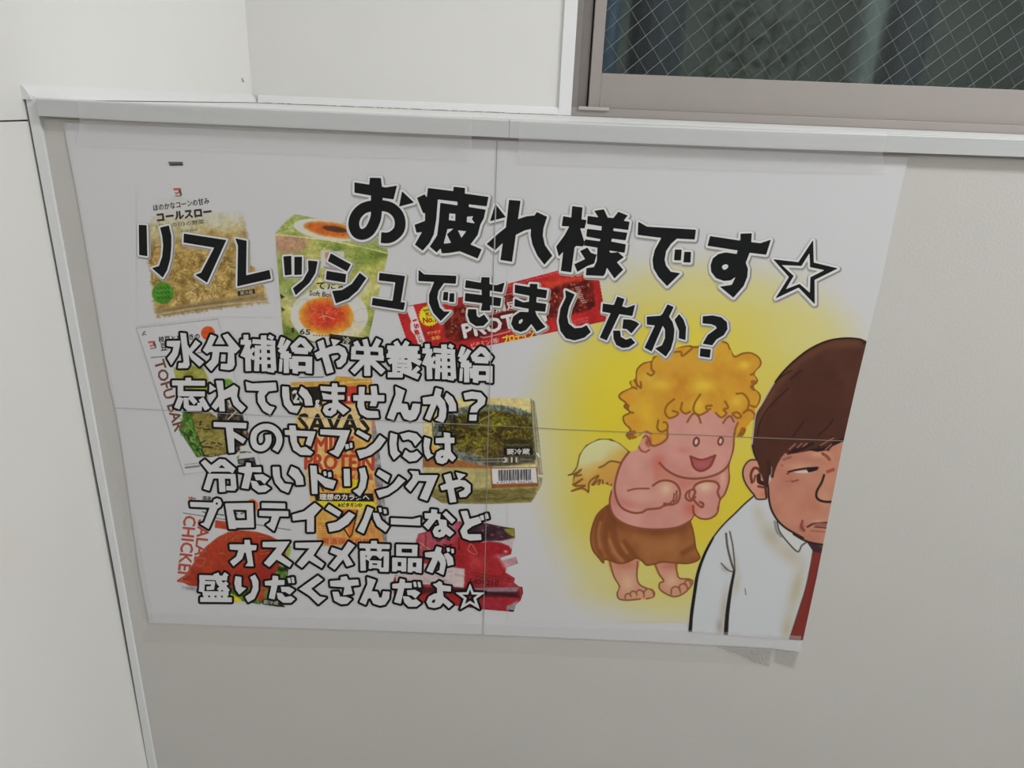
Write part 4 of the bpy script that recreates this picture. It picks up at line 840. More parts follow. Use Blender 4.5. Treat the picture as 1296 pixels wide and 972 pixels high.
for x, y, rx, ry in ((866, 780, 42, 42), (935, 745, 36, 34), (975, 705, 26, 26)): cv.line(D([(x-rx, y+ry*0.6), (x-rx*0.9, y-ry*0.5), (x, y-ry), (x+rx*0.8, y-ry*0.6), (x+rx, y+ry*0.3)]), 1.1, (136, 88, 52))
# body
cv.fillimg(skin_b, cv.ramp(n1, [(0.2, (192, 130, 120)), (0.8, (204, 148, 136))]), 1)
cv.fill(crm(B([(735, 265), (800, 340), (900, 385), (1020, 395), (1150, 370), (1250, 290), (1255, 400), (1180, 420), (1080, 405), (985, 440), (900, 470), (860, 410), (770, 395), (700, 400), (690, 300)]), 4, True), (192, 112, 94), 7, 0.55)
cv.blob(834, 584, 10, 10, (190, 96, 84), 0.6, 40); cv.blob(874, 644, 9, 12, (190, 96, 82), 0.7); cv.blob(795, 638, 24, 7, (192, 110, 96), 0.45, 10); cv.blob(776, 620, 6, 20, (192, 116, 100), 0.4)
cv.blob(843, 619, 9, 9, (214, 182, 148), 0.9); cv.blob(892, 616, 10, 7, (214, 184, 152), 0.9); cv.blob(816, 628, 20, 7, (208, 164, 142), 0.5); cv.blob(915, 605, 5, 12, (210, 174, 150), 0.7); cv.blob(865, 570, 9, 5, (192, 116, 112), 0.6)
# face upper
cv.blob(890, 545, 26, 16, (204, 150, 138), 0.6)
# cloth
cb = B([(365, 480), (330, 540), (280, 620)])
cm = np.clip(0.5-poly_sdf(cloth, cv.X, cv.Y)/1.0, 0, 1); bel = poly_sdf(crm(B([(380, 470), (362, 560), (385, 650), (450, 712), (560, 752), (700, 766), (860, 752), (960, 705), (1010, 600), (800, 300), (500, 250)]), 5, True), cv.X, cv.Y)
cm = cm*np.clip(0.5+bel, 0, 1); cm = cm*np.where((cv.Y < 650) & (cv.X > 790), 0, 1)
col = cv.ramp(n1*0.5+0.25+0.3*np.exp(-((cv.X-830)/34)**2-((cv.Y-692)/16)**2)-0.22*np.exp(-((bel-3)/6)**2), [(0.2, (116, 66, 36)), (0.5, (144, 88, 50)), (0.8, (166, 110, 66))])
cv.rgb = cv.rgb*(1-cm[..., None])+col*cm[..., None]
cv.clip = cm
for P, w_ in (([(200, 60), (150, 200), (150, 350), (190, 470)], 3), ([(250, 150), (220, 300), (250, 430), (300, 500)], 4), ([(290, 200), (320, 330), (380, 440), (430, 490)], 5), ([(400, 330), (470, 430), (500, 470)], 4), ([(930, 430), (1040, 370)], 4)): cv.line(D(P), w_, (116, 64, 36), soft=4, alpha=0.6)
for P in ([(180, 150), (160, 260), (175, 380)], [(260, 310), (310, 420), (380, 500)], [(370, 350), (420, 430)]): cv.line(D(P), 2, (176, 122, 78), soft=3, alpha=0.6)
cv.clip = None
cv.line(D([(225, 10), (140, 100), (92, 260), (105, 390), (160, 470), (205, 522), (215, 490), (270, 500), (350, 525), (430, 512), (505, 478), (560, 505), (600, 542), (670, 532), (750, 512), (860, 522), (990, 525), (1085, 480), (1050, 390), (1030, 260), (995, 140)]), 1.3, (122, 74, 40))
# body lines
for P, w_ in (([(735, 270), (790, 325), (880, 372), (990, 388), (1100, 375), (1190, 340), (1250, 280), (1285, 170), (1292, 50)], 1.6), ([(520, 170), (455, 260), (420, 350), (400, 450), (415, 540), (455, 605), (530, 640), (600, 640), (640, 618), (700, 612), (740, 605), (775, 585), (830, 580)], 1.6),
              ([(830, 582), (870, 560), (888, 500), (872, 445), (830, 410), (770, 400), (720, 415), (685, 440)], 1.6), ([(862, 480), (860, 540), (840, 560)], 1.3), ([(845, 500), (835, 550), (800, 575), (770, 572), (775, 590)], 1.3), ([(498, 477), (560, 463), (655, 461)], 1.2),
              ([(375, 480), (362, 560), (385, 650), (450, 712), (560, 752), (700, 766), (860, 752), (960, 705), (990, 670)], 1.5), ([(1250, 285), (1255, 390), (1222, 500), (1185, 550), (1170, 640)], 1.4),
              ([(1190, 545), (1168, 490), (1178, 445), (1150, 412), (1080, 405), (1015, 425), (990, 455), (1000, 490), (985, 530), (1010, 570), (1050, 600), (1060, 575), (1035, 562)], 1.7), ([(985, 465), (940, 490), (930, 530), (965, 553), (1000, 525)], 1.6), ([(960, 480), (955, 520), (975, 545)], 1.2), ([(985, 590), (992, 650), (1040, 686), (1110, 686), (1165, 645), (1172, 600)], 1.6)): cv.line(B(P), w_, (134, 74, 54))
# hair
rr = n1*0.7+n2*0.3
cv.fillimg(hair, cv.ramp(rr, [(0.25, (192, 128, 42)), (0.5, (200, 145, 48)), (0.75, (206, 162, 55))]), 1)
mask = np.clip(0.5-poly_sdf(hair, cv.X, cv.Y), 0, 1); cv.clip = mask
for x, y, rx, ry, c, a_ in ((890, 488, 16, 9, (222, 190, 62), 0.9), (836, 487, 16, 8, (218, 184, 62), 0.8), (818, 525, 14, 20, (220, 182, 56), 0.7), (942, 462, 9, 7, (220, 190, 66), 0.8), (932, 508, 10, 10, (220, 186, 62), 0.8), (884, 512, 8, 10, (220, 184, 62), 0.8), (798, 505, 10, 8, (208, 146, 54), 0.8), (820, 478, 10, 8, (208, 174, 66), 0.8), (845, 455, 14, 6, (206, 160, 66), 0.7), (905, 515, 12, 8, (206, 146, 50), 0.7), (940, 545, 5, 9, (210, 140, 44), 0.8), (806, 535, 12, 8, (206, 142, 44), 0.7), (935, 490, 16, 10, (204, 148, 48), 0.6), (870, 465, 40, 10, (206, 152, 58), 0.6), (823, 560, 14, 6, (206, 140, 46), 0.7)): cv.blob(x, y, rx, ry, c, a_)
cv.clip = None
for P in ([(160, 770), (135, 735), (165, 700), (120, 650), (112, 600), (160, 570), (118, 530), (128, 500), (82, 460), (98, 425), (175, 385), (210, 395)], [(175, 385), (160, 345), (185, 320), (210, 360), (240, 390)], [(215, 375), (205, 320), (215, 250), (262, 205), (325, 188)], [(350, 150), (322, 190), (322, 250), (342, 270), (318, 295), (290, 280)], [(345, 155), (370, 140)], [(440, 160), (480, 125), (540, 120), (550, 150), (600, 115), (625, 85), (580, 75), (500, 90), (470, 110)], [(625, 85), (690, 85)], [(850, 42), (888, 58), (905, 95), (920, 105), (940, 155), (1000, 132), (1065, 128), (1122, 162), (1136, 215), (1085, 280), (1060, 290)], [(1085, 280), (1112, 335), (1070, 375), (1090, 390), (1128, 435), (1126, 490), (1100, 530), (1060, 520)], [(1020, 560), (1060, 555), (1092, 590), (1085, 620)], [(925, 580), (960, 570), (990, 600), (960, 612), (930, 590)], [(965, 650), (945, 700), (935, 800)], [(1000, 690), (1020, 700), (1000, 735), (985, 720), (965, 755)],
          [(490, 472), (440, 515), (422, 565), (450, 612), (500, 600), (520, 575), (480, 560)], [(550, 500), (540, 550), (575, 580), (610, 565)], [(685, 438), (645, 500), (635, 560), (680, 590), (740, 562)], [(770, 520), (730, 525), (735, 550), (760, 545)], [(870, 490), (892, 535), (860, 550), (880, 580), (840, 608), (800, 575)], [(955, 432), (1005, 432), (1045, 485), (1035, 550), (1005, 575)], [(372, 630), (365, 690), (400, 715), (440, 690), (435, 650), (412, 645)], [(440, 700), (438, 760), (400, 797), (345, 820), (320, 812)], [(120, 520), (150, 520), (140, 560), (185, 575)], [(240, 345), (245, 380)]): cv.line(A(P), 1.5, (142, 92, 34))
for P in ([(128, 510), (140, 560)], [(150, 740), (200, 765)], [(1075, 345), (1100, 350)], [(1070, 380), (1085, 395)], [(1000, 700), (990, 740)], [(145, 730), (190, 720)]): cv.line(A(P), 3.2, (140, 86, 40), alpha=0.8)
# ear, face
cv.fill(ell(*A([(268, 790)])[0], 8, 12.5, 8), (202, 146, 128), 1); cv.fill(ell(*A([(300, 790)])[0], 4.5, 7), (160, 88, 66), 2.5, 0.8)
cv.fill(A([(330, 750), (420, 735), (440, 760), (400, 797), (345, 820), (318, 800)]), (204, 146, 62), 2, 0.9); cv.line(A([(440, 735), (435, 765), (400, 797), (345, 820), (320, 812), (310, 780)]), 1.4, (142, 84, 44))
cv.line(A([(320, 730), (280, 715), (240, 745), (222, 800), (240, 850), (275, 866), (305, 850)]), 1.4, (150, 84, 62)); cv.line(A([(255, 760), (285, 745), (300, 780), (285, 800)]), 1.2, (140, 76, 60))
for x, y, rx, ry in ((655, 790, 27, 38), (836, 785, 24, 36)):
    c = A([(x, y)])[0]; cv.fill(ell(c[0], c[1], rx/5.89, ry/5.89, 12), (118, 58, 46)); cv.fill(ell(c[0], c[1], rx/5.89*0.42, ry/5.89*0.55, 12), (206, 190, 186), 1.2)
mouth = crm(B([(965, 222), (1050, 246), (1150, 214), (1112, 295), (1045, 330), (990, 302)]), 4, True)
cv.fill(mouth, (164, 86, 88)); cv.blob(888, 588, 10, 4, (176, 96, 100), 0.7); cv.line(B([(965, 222), (1050, 246), (1150, 214)]), 1.3, (128, 60, 48)); cv.line(B([(1150, 214), (1112, 295), (1045, 330), (990, 302), (965, 222)]), 1.6, (128, 60, 48))
for P in ([(588, 642), (610, 605), (640, 578), (672, 602), (688, 648)], [(855, 650), (882, 612), (912, 600), (935, 640)]): cv.line(A(P), 1.5, (140, 84, 40))
outl = [p for p in (wing, skin_b, cloth, legl, legr, hair)]
grow = [np.array(p) for p in outl]
S = np.full(cv.X.shape, 1e9)
for p in grow: S = np.minimum(S, poly_sdf(p, cv.X, cv.Y))
S -= 0.9
clip_man = None
xy, polys, cols = marching(S+1e-7, cv.x0, cv.y0, cv.h, ink(np.clip(cv.rgb, 0, 255)))
bg = Bag(); bg.add(xy, LC, cols, polys); tag(bg.build('cherub_picture', poster), 'cartoon cherub with curly golden hair, small wing and brown cloth, hands clasped')

# ------------------------------------------------------------------ the drawn tired man, cut off by the poster's edge
M1 = lambda P: PX(P, 900, 415, 6.15)
M2 = lambda P: PX(P, 930, 560, 8.1)
M3 = lambda P: PX(P, 860, 650, 5.89)
cv = Canvas(868, 424, 1106, 816, 0.7, PAPER, 22); cv.lw = 1.35; n1 = cv.noise(26, 3); n2 = cv.noise(6, 2)
shirt_l = [(200, 545), (100, 630), (0, 730)]
shirt = np.array(list(crm(M2(shirt_l)+M3([(330, 80), (250, 180), (180, 310), (130, 450), (105, 600), (85, 740), (72, 890)]), 5))+M3([(340, 906), (820, 945), (1000, 955), (1010, 250), (700, 0)])+M2([(340, 450)]))
face = np.array(list(crm(M2([(340, 440), (345, 520), (355, 610), (380, 700), (440, 800), (520, 875), (620, 935), (700, 980)])+M3([(850, 152), (950, 208), (1080, 235)]), 5))+[(1075, 690), (1110, 540), (1000, 540)]+M2([(470, 150), (400, 300)]))
hairm = np.array(list(crm(M1([(1260, 130), (1190, 100), (1150, 86), (1050, 79), (940, 92), (840, 126), (740, 182), (640, 262), (560, 342), (500, 420), (445, 510), (400, 590), (352, 670), (335, 780), (325, 880)])+M2([(180, 40), (195, 100), (218, 165), (245, 240), (272, 330), (300, 410), (325, 460), (342, 440), (352, 350)]), 5))+M2([(365, 320), (390, 372), (412, 290), (440, 220), (480, 150), (520, 105), (540, 128), (600, 115), (700, 98), (780, 82), (850, 96), (930, 82), (960, 90), (1000, 40), (1110, -10), (1200, -60)]))
ear = crm(M2([(225, 185), (160, 180), (105, 230), (82, 310), (102, 400), (150, 480), (200, 540), (225, 580), (300, 582), (325, 560), (330, 440), (280, 300)]), 5, True)
cv.fill(shirt, (194, 196, 200), 0.8)
cv.blob(976, 678, 12, 20, (176, 166, 146), 0.8, -35); cv.blob(1000, 702, 20, 12, (180, 172, 152), 0.8, 40); cv.blob(1008, 745, 9, 34, (176, 168, 146), 0.9, 14); cv.blob(996, 795, 8, 20, (178, 170, 150), 0.9, 12); cv.blob(960, 650, 8, 14, (184, 178, 164), 0.7, -20)
cv.blob(916, 770, 5, 26, (176, 168, 152), 0.85, 8); cv.blob(911, 793, 5, 10, (158, 150, 142), 0.8); cv.blob(930, 715, 5, 18, (182, 174, 158), 0.7, -10); cv.blob(918, 720, 6, 4, (150, 140, 124), 0.6, 30); cv.blob(932, 740, 5, 14, (184, 176, 160), 0.7, 10)
tie = M3([(995, 255), (1070, 280), (930, 960), (818, 944), (880, 760), (940, 560), (975, 400)])
cv.fill(tie, (124, 50, 44), 1); cv.blob(1030, 745, 5, 40, (108, 40, 38), 0.5, 14)
cv.line(M3([(998, 270), (975, 400), (940, 560), (890, 720), (845, 860), (818, 944)]), 1.3, (92, 60, 50))
cv.fill(M3([(940, 200), (1000, 190), (1095, 215), (1090, 296), (1000, 287)]), (62, 42, 50), 1); cv.fill(M3([(1010, 225), (1085, 235), (1070, 262)]), (92, 62, 64), 1.2)
collar = M3([(735, 90), (850, 155), (945, 212), (880, 282), (800, 205), (750, 130)])
cv.fill(collar, (196, 196, 194), 1)
cv.line(M3([(728, 60), (745, 130), (800, 205), (880, 284), (910, 240), (945, 214)]), 1.4, (72, 72, 66)); cv.line(M3([(710, 60), (725, 130), (760, 170)]), 2.4, (112, 112, 104), alpha=0.7)
cv.line(M2([(200, 545), (100, 630), (0, 730)])+M3([(330, 80), (250, 180), (180, 310)]), 1.5, (52, 44, 36))
pl = crm(M3([(250, 180), (180, 310), (130, 450), (105, 600), (88, 740), (78, 885)]), 6)
for i in range(len(pl)-1): cv.line(pl[i:i+2], 1.6+2.4*math.sin(min(1, i/len(pl)*1.25)*math.pi*0.8)+0.6, (30, 30, 30), False)
for P, w_ in (([(347, 150), (358, 250), (385, 360), (408, 425)], 2.0), ([(375, 135), (395, 230), (408, 340), (412, 420)], 1.4), ([(310, 370), (360, 420), (400, 435)], 1.2)): cv.line(M3(P), w_, (74, 70, 64), alpha=0.9)
pl = crm(M3([(408, 425), (400, 470), (385, 545), (370, 640), (355, 760), (345, 903)]), 6)
for i in range(len(pl)-1): cv.line(pl[i:i+2], 2.0+2.2*i/len(pl), (36, 34, 34), False)
cv.line(M3([(488, 560), (495, 605)]), 1, (120, 118, 114))
cv.fillimg(face, cv.ramp(n1, [(0.2, (178, 118, 98)), (0.8, (190, 132, 110))]), 1)
cv.blob(1043, 632, 12, 14, (198, 146, 120), 0.8); cv.blob(1012, 592, 20, 6, (202, 150, 122), 0.7); cv.blob(1030, 640, 14, 10, (176, 100, 78), 0.4); cv.blob(1036, 575, 14, 5, (204, 154, 124), 0.7); cv.blob(990, 597, 10, 5, (186, 110, 96), 0.4)
cv.fill(ear, (196, 138, 118), 1); cv.blob(957, 605, 5, 12, (206, 156, 138), 0.8); cv.blob(966, 626, 5, 4, (198, 116, 84), 0.7)
cv.line(M2([(225, 180), (160, 180), (105, 230), (82, 310), (102, 400), (150, 480), (200, 540), (225, 580), (300, 582), (325, 575)]), 1.4, (62, 40, 34))
cv.line(M2([(175, 410), (165, 330), (195, 265), (240, 270), (262, 310)]), 2.4, (104, 48, 38)); cv.line(M2([(195, 400), (210, 340)]), 2, (130, 66, 50)); cv.line(M2([(245, 340), (250, 400), (295, 420)]), 4, (58, 34, 32)); cv.line(M2([(240, 450), (290, 460)]), 2, (112, 50, 40))
cv.fillimg(hairm, cv.ramp(n1*0.5+0.25+(cv.Y-470)/260*0.2, [(0.1, (90, 55, 41)), (0.5, (78, 46, 36)), (0.95, (66, 39, 32))]), 1)
cv.clip = np.clip(0.5-poly_sdf(hairm, cv.X, cv.Y), 0, 1)
cv.fill(M1([(560, 342), (740, 190), (940, 95), (1150, 90), (1190, 150), (900, 160), (700, 280), (520, 480), (400, 700), (345, 760), (440, 520)]), (104, 66, 46), 8, 0.7); cv.blob(1040, 500, 40, 40, (72, 42, 34), 0.4)
for P in ([(360, 840), (380, 740), (450, 620), (600, 470)], [(500, 410), (560, 370), (630, 330)], [(640, 840), (720, 730)], [(830, 840), (900, 780), (950, 715)], [(700, 330), (620, 400)]): cv.line(M1(P), 1.3, (40, 24, 24), alpha=0.8)
cv.line(M2([(340, 200), (350, 300), (330, 420)]), 3, (56, 32, 30), soft=3, alpha=0.6)
for P, w_ in (([(1000, -60), (900, 20), (850, 60)], 1.6), ([(1130, -40), (1000, 20), (900, 70), (780, 82)], 3), ([(560, 110), (640, 50), (700, 20)], 1.6), ([(600, 100), (700, 60), (800, 10)], 2.4)): cv.line(M2(P), w_, (44, 26, 28))
for P in ([(560, 70), (620, 15)], [(640, 50), (690, 10)], [(880, 30), (960, -20), (1010, -45)], [(930, 70), (990, 20)], [(700, 40), (740, 10)]): cv.line(M2(P), 1.2, (176, 120, 100), alpha=0.8)
cv.clip = None
cv.line(M1([(1200, 106), (1150, 86), (1050, 79), (940, 92), (840, 126), (740, 182), (640, 262), (560, 342), (500, 420)]), 1.8, (40, 26, 22)); cv.line(M1([(1190, 120), (1215, 70)]), 2, (46, 36, 34)); cv.line(M2([(180, 30), (195, 100), (218, 165)]), 1.5, (46, 30, 26))
cv.line(M2([(340, 440), (345, 520), (355, 610), (380, 700), (440, 800), (520, 875), (620, 935), (700, 980)])+M3([(850, 152), (950, 208), (1080, 235)]), 1.9, (52, 32, 28)); cv.line(M2([(310, 440), (325, 560)]), 2.2, (70, 42, 34))
cv.fill(M2([(355, 230), (385, 230), (400, 350), (370, 360)]), (66, 38, 34), 1.2); cv.line(M2([(378, 250), (376, 330)]), 0.9, (150, 120, 112))
cv.line(M2([(550, 302), (640, 280), (740, 265), (850, 258)]), 1.8, (40, 28, 28)); cv.fill(M2([(600, 300), (740, 285), (820, 300), (760, 312), (640, 312)]), (200, 190, 184), 1.2); cv.fill(M2([(730, 268), (850, 252), (850, 280), (800, 300), (755, 308)]), (40, 28, 28), 1.2); cv.line(M2([(535, 320), (550, 322)]), 1, (60, 40, 36))
cv.line(M2([(500, 175), (570, 150)]), 2.6, (132, 74, 62), alpha=0.6); cv.line(M2([(900, 115), (940, 140), (970, 175)]), 2.8, (140, 76, 54)); cv.line(M2([(950, 300), (1010, 278)]), 3, (150, 78, 58)); cv.line(M2([(585, 402), (650, 385)]), 1.6, (132, 72, 58)); cv.line(M2([(530, 400), (580, 385)]), 1.4, (160, 92, 74), alpha=0.7); cv.line(M2([(480, 230), (490, 240)]), 2, (150, 84, 74), alpha=0.6)
cv.line(M2([(915, 335), (890, 410), (845, 490), (835, 550), (865, 590), (930, 608), (1000, 608)]), 2.2, (44, 30, 28))
cv.line(M2([(745, 865), (800, 835), (850, 825), (950, 822)]), 1.8, (74, 40, 40)); cv.fill(M2([(800, 845), (860, 832), (950, 832), (950, 862), (850, 866)]), (150, 92, 84), 1.4); cv.line(M2([(820, 866), (940, 876)]), 1.2, (92, 50, 46)); cv.line(M2([(780, 905), (920, 915)]), 1.6, (150, 84, 62), alpha=0.6)
cv.line(M2([(695, 805), (680, 860), (710, 905)]), 2.4, (132, 70, 54), alpha=0.9); cv.blob(1015, 668, 4, 5, (120, 60, 46), 0.5); cv.blob(1035, 660, 8, 3, (206, 160, 130), 0.6)
S = np.full(cv.X.shape, 1e9)
knot = np.array(M3([(880, 150), (1090, 180), (1085, 300), (1000, 300), (940, 215)]))
for p in (shirt, face, hairm, ear, np.array(tie), knot): S = np.minimum(S, poly_sdf(p, cv.X, cv.Y))
S = np.maximum(S-1.0, poly_sdf(POSTER_OUT, cv.X, cv.Y)); lowest = np.array([(860, 420), (1110, 420), (1110, 814), (1016, 810.5), (1000, 809.5), (930, 804.5), (875, 800), (860, 799)]); S = np.maximum(S, poly_sdf(lowest, cv.X, cv.Y))
xy, polys, cols = marching(S+1e-7, cv.x0, cv.y0, cv.h, ink(np.clip(cv.rgb, 0, 255)))
bg = Bag(); bg.add(xy, LM, cols, polys); tag(bg.build('tired_man_picture', poster), 'cartoon man with brown hair, white shirt and dark red tie, looking tired')

# ------------------------------------------------------------------ the lettering, every character traced as its own shape
c1, c2, c3, c4 = (430, 210), (600, 230), (690, 250), (880, 270)
TS = 6.48
head = [
 ([('P', [(122,136),(243,155),(248,98),(336,100),(345,172),(378,178),(468,163),(440,273),(350,260),(350,300),(262,296),(258,242),(122,218)]),
   ('C', 86, [(300,250),(300,390),(280,470),(240,535),(185,562),(135,540),(115,475),(135,405),(190,350),(265,328),(345,325),(420,345),(474,395),(495,458),(485,525),(440,572),(393,590),(340,588)]),
   ('P', [(512,210),(607,300),(488,332)])], c1, TS),
 ([('P', [(725,182),(932,208),(935,172),(1026,182),(1024,228),(1218,255),(1204,330),(1057,313),(1057,338),(1195,360),(1180,430),(1152,480),(1130,565),(1070,645),(1162,685),(1130,758),(985,698),(900,712),(838,716),(828,672),(795,708),(740,662),(800,570),(815,450),(826,304),(966,325),(968,292),(803,273),(790,440),(770,560),(735,630),(680,693),(618,645),(678,540),(630,546),(615,484),(700,452),(702,388),(683,383),(635,262),(695,235),(715,262)]),
   ('H', [(897,388),(950,392),(948,452),(893,446)]), ('H', [(1042,415),(1098,410),(1085,435),(1112,474),(1040,462)]), ('H', [(882,516),(938,512),(905,540),(880,560),(915,632),(850,640)]), ('H', [(965,525),(1040,535),(998,592)])], c1, TS),
 ([('P', [(175,185),(258,290),(133,322)]), ('P', [(288,150),(380,158),(358,310),(335,480),(310,655),(218,640),(240,480),(262,380)]),
   ('P', [(105,510),(200,425),(275,365),(360,308),(430,285),(497,278),(515,250),(597,288),(568,380),(562,440),(580,520),(640,607),(577,678),(520,605),(480,515),(465,440),(468,385),(415,398),(350,430),(235,500),(172,560)])], c2, TS),
 ([('P', [(223,72),(305,82),(296,180),(338,186),(322,252),(285,250),(320,365),(310,400),(255,395),(240,410),(212,612),(130,600),(150,440),(112,480),(92,402),(160,310),(200,236),(138,232),(148,155),(215,166)]),
   ('P', [(405,110),(480,98),(512,165),(560,170),(600,118),(675,148),(640,192),(690,200),(680,265),(560,250),(556,275),(672,290),(658,350),(545,335),(540,362),(660,385),(650,452),(520,432),(535,455),(598,450),(642,490),(585,530),(638,592),(568,662),(505,570),(490,625),(475,642),(335,636),(340,580),(400,572),(425,520),(430,410),(320,392),(328,345),(450,360),(455,340),(338,318),(345,258),(462,272),(466,235),(345,215),(350,152),(440,165)]),
   ('P', [(288,440),(345,412),(375,455),(420,470),(400,540),(345,560),(265,608),(240,548),(330,505)])], c3, TS),
 ([('P', [(765,200),(835,240),(1235,265),(1225,343),(1080,335),(1030,380),(990,440),(978,510),(990,560),(1030,610),(1105,622),(1000,725),(930,650),(890,580),(882,510),(900,430),(955,330),(760,305)]), ('P', [(1065,428),(1118,428),(1112,515),(1058,513)]), ('P', [(1143,447),(1195,447),(1190,532),(1135,530)])], c3, TS),
 ([('P', [(122,188),(370,225),(372,168),(462,165),(457,238),(535,246),(618,218),(580,338),(445,322),(412,405),(430,455),(425,520),(395,595),(312,690),(205,602),(300,588),(335,515),(290,548),(235,553),(170,530),(132,480),(127,425),(145,370),(190,335),(250,322),(340,335),(350,303),(102,265)]), ('H', [(215,440),(228,422),(252,415),(272,425),(270,445),(252,462),(230,465)])], c4, TS),
 ([('P', [(965,222),(970,405),(1166,452),(977,545),(978,742),(848,607),(660,696),(770,522),(642,378),(846,402)]), ('H', [(938,320),(943,440),(1065,465),(945,525),(941,655),(855,580),(738,626),(805,513),(705,422),(870,430)])], c4, TS),
]
d1, d2, d3, d4, d5 = (165, 260), (345, 290), (510, 325), (650, 340), (740, 360)
sub = [
 ([('P', [(70,160),(132,163),(138,415),(73,405)]), ('P', [(245,182),(315,165),(335,250),(335,340),(325,440),(300,530),(265,590),(180,515),(235,498),(262,420),(270,330),(262,250)])], d1, TS),
 ([('P', [(440,232),(785,285),(628,632),(535,570),(582,552),(690,345),(437,303)])], d1, TS),
 ([('P', [(862,272),(952,290),(948,575),(1140,530),(1152,600),(878,662),(884,330)])], d1, TS),
 ([('P', [(90,225),(152,220),(155,372),(102,378)]), ('P', [(180,228),(240,228),(238,372),(180,375)]), ('P', [(292,258),(368,265),(350,360),(300,440),(190,540),(168,485),(250,420),(295,340)])], d2, TS),
 ([('P', [(478,200),(640,290),(610,345),(455,262)]), ('P', [(445,343),(602,370),(595,437),(438,412)]), ('P', [(715,360),(768,402),(700,500),(620,570),(520,608),(490,508),(570,500),(650,450)])], d2, TS),
 ([('P', [(878,360),(1085,385),(1050,600),(1085,603),(1073,663),(815,622),(822,565),(985,590),(1008,435),(872,420)])], d2, TS),
 ([('P', [(130,108),(172,145),(437,157),(432,220),(335,215),(290,280),(280,340),(300,415),(335,450),(383,450),(310,525),(250,460),(215,380),(215,310),(258,205),(128,198)]), ('P', [(335,290),(370,290),(366,358),(328,355)]), ('P', [(385,300),(420,300),(418,370),(380,367)])], d3, TS),
 ([('P', [(517,193),(640,215),(645,168),(710,170),(708,225),(765,235),(832,212),(812,290),(712,275),(710,325),(805,340),(795,405),(714,395),(715,440),(640,440),(652,380),(508,362),(512,298),(648,315),(645,270),(510,252)]), ('P', [(535,430),(600,432),(604,485),(625,500),(665,475),(700,525),(660,565),(600,568),(550,535),(530,480)])], d3, TS),
 ([('P', [(920,230),(1040,250),(1043,222),(1102,225),(1100,262),(1182,275),(1172,340),(1095,328),(1092,375),(1175,388),(1165,450),(1082,442),(1095,480),(1130,530),(1168,575),(1098,612),(1052,548),(1010,600),(965,616),(915,598),(888,550),(905,490),(960,452),(1030,455),(1032,425),(915,405),(918,345),(985,375),(1035,370),(1038,318),(918,295)]), ('H', [(948,550),(950,525),(968,510),(985,512),(982,532),(965,550)])], d3, TS),
 ([('P', [(425,178),(500,212),(455,310),(438,390),(450,450),(500,490),(560,485),(598,465),(632,520),(580,565),(500,588),(430,570),(385,510),(370,430),(385,330),(430,235)])], d4, TS),
 ([('P', [(150,158),(240,170),(268,100),(325,120),(305,180),(345,192),(412,168),(390,258),(283,242),(180,458),(125,435),(215,235),(145,222)]), ('P', [(318,287),(375,290),(420,305),(445,325),(383,400),(345,365),(310,360)]), ('P', [(235,380),(290,380),(295,430),(340,455),(378,440),(413,478),(360,515),(310,520),(260,495),(238,445)])], d5, TS),
 ([('P', [(510,265),(620,258),(640,240),(680,165),(728,185),(690,265),(720,310),(735,370),(728,450),(705,530),(665,590),(580,525),(635,500),(660,440),(660,370),(640,335),(548,548),(492,518),(578,335),(512,328)]), ('P', [(775,245),(810,290),(830,350),(825,455),(773,440),(775,380),(738,290)])], d5, TS),
 ([('P', [(970,262),(1050,255),(1120,270),(1165,310),(1170,365),(1140,415),(1080,450),(1045,498),(970,485),(1010,415),(1085,360),(1075,340),(1040,325),(968,318)]), ('P', [(950,525),(1033,535),(1025,600),(945,588)])], d5, TS),
]
BLK, WHT = (20, 22, 23), (206, 206, 205)
def title_layers(d):
    return [(d+1.5, 1.0, 1.2, (176, 174, 170), LS), (d+0.6, 1.1, 1.3, (134, 131, 126), LS+4e-5), (d+0.42, 0, 0, (158, 158, 158), LS+8e-5), (d, 0, 0, WHT, LS+1.2e-4), (0.25, 0, 0, BLK, LS+1.8e-4)]
tag(writing('headline', poster, head, title_layers(3.1), 0.75), 'large black headline edged in white')
tag(writing('subheadline', poster, sub, title_layers(2.35), 0.7), 'wavy black second line edged in white')

BS = 8.1
def mv(g, dx, dy, sx=1.0, sy=1.0, ox=0, oy=0):
    f = lambda P: [((x-ox)*sx+ox+dx, (y-oy)*sy+oy+dy) for x, y in P]
    return [(e[0], f(e[1])) if e[0] in 'PH' else (e[0], e[1], f(e[2])) for e in g]
b1, b2, b3 = (205, 410), (340, 415), (480, 420)
hokyu_ho = [('S',48,[(860,112),(862,160)]), ('S',50,[(808,185),(912,192)]), ('S',52,[(895,185),(862,260),(828,335)]), ('S',56,[(878,250),(886,482)]), ('S',36,[(905,300),(945,250)]), ('S',36,[(895,310),(945,360)]),
  ('S',46,[(928,178),(1160,196)]), ('S',56,[(1042,118),(1052,485)]), ('S',50,[(978,222),(970,482)]), ('S',52,[(1132,222),(1146,480)]), ('S',38,[(960,240),(1155,248)]), ('S',38,[(965,318),(1145,322)]), ('S',38,[(965,388),(1145,392)]), ('S',38,[(1095,125),(1140,150)]), ('S',40,[(1085,470),(1150,480)])]
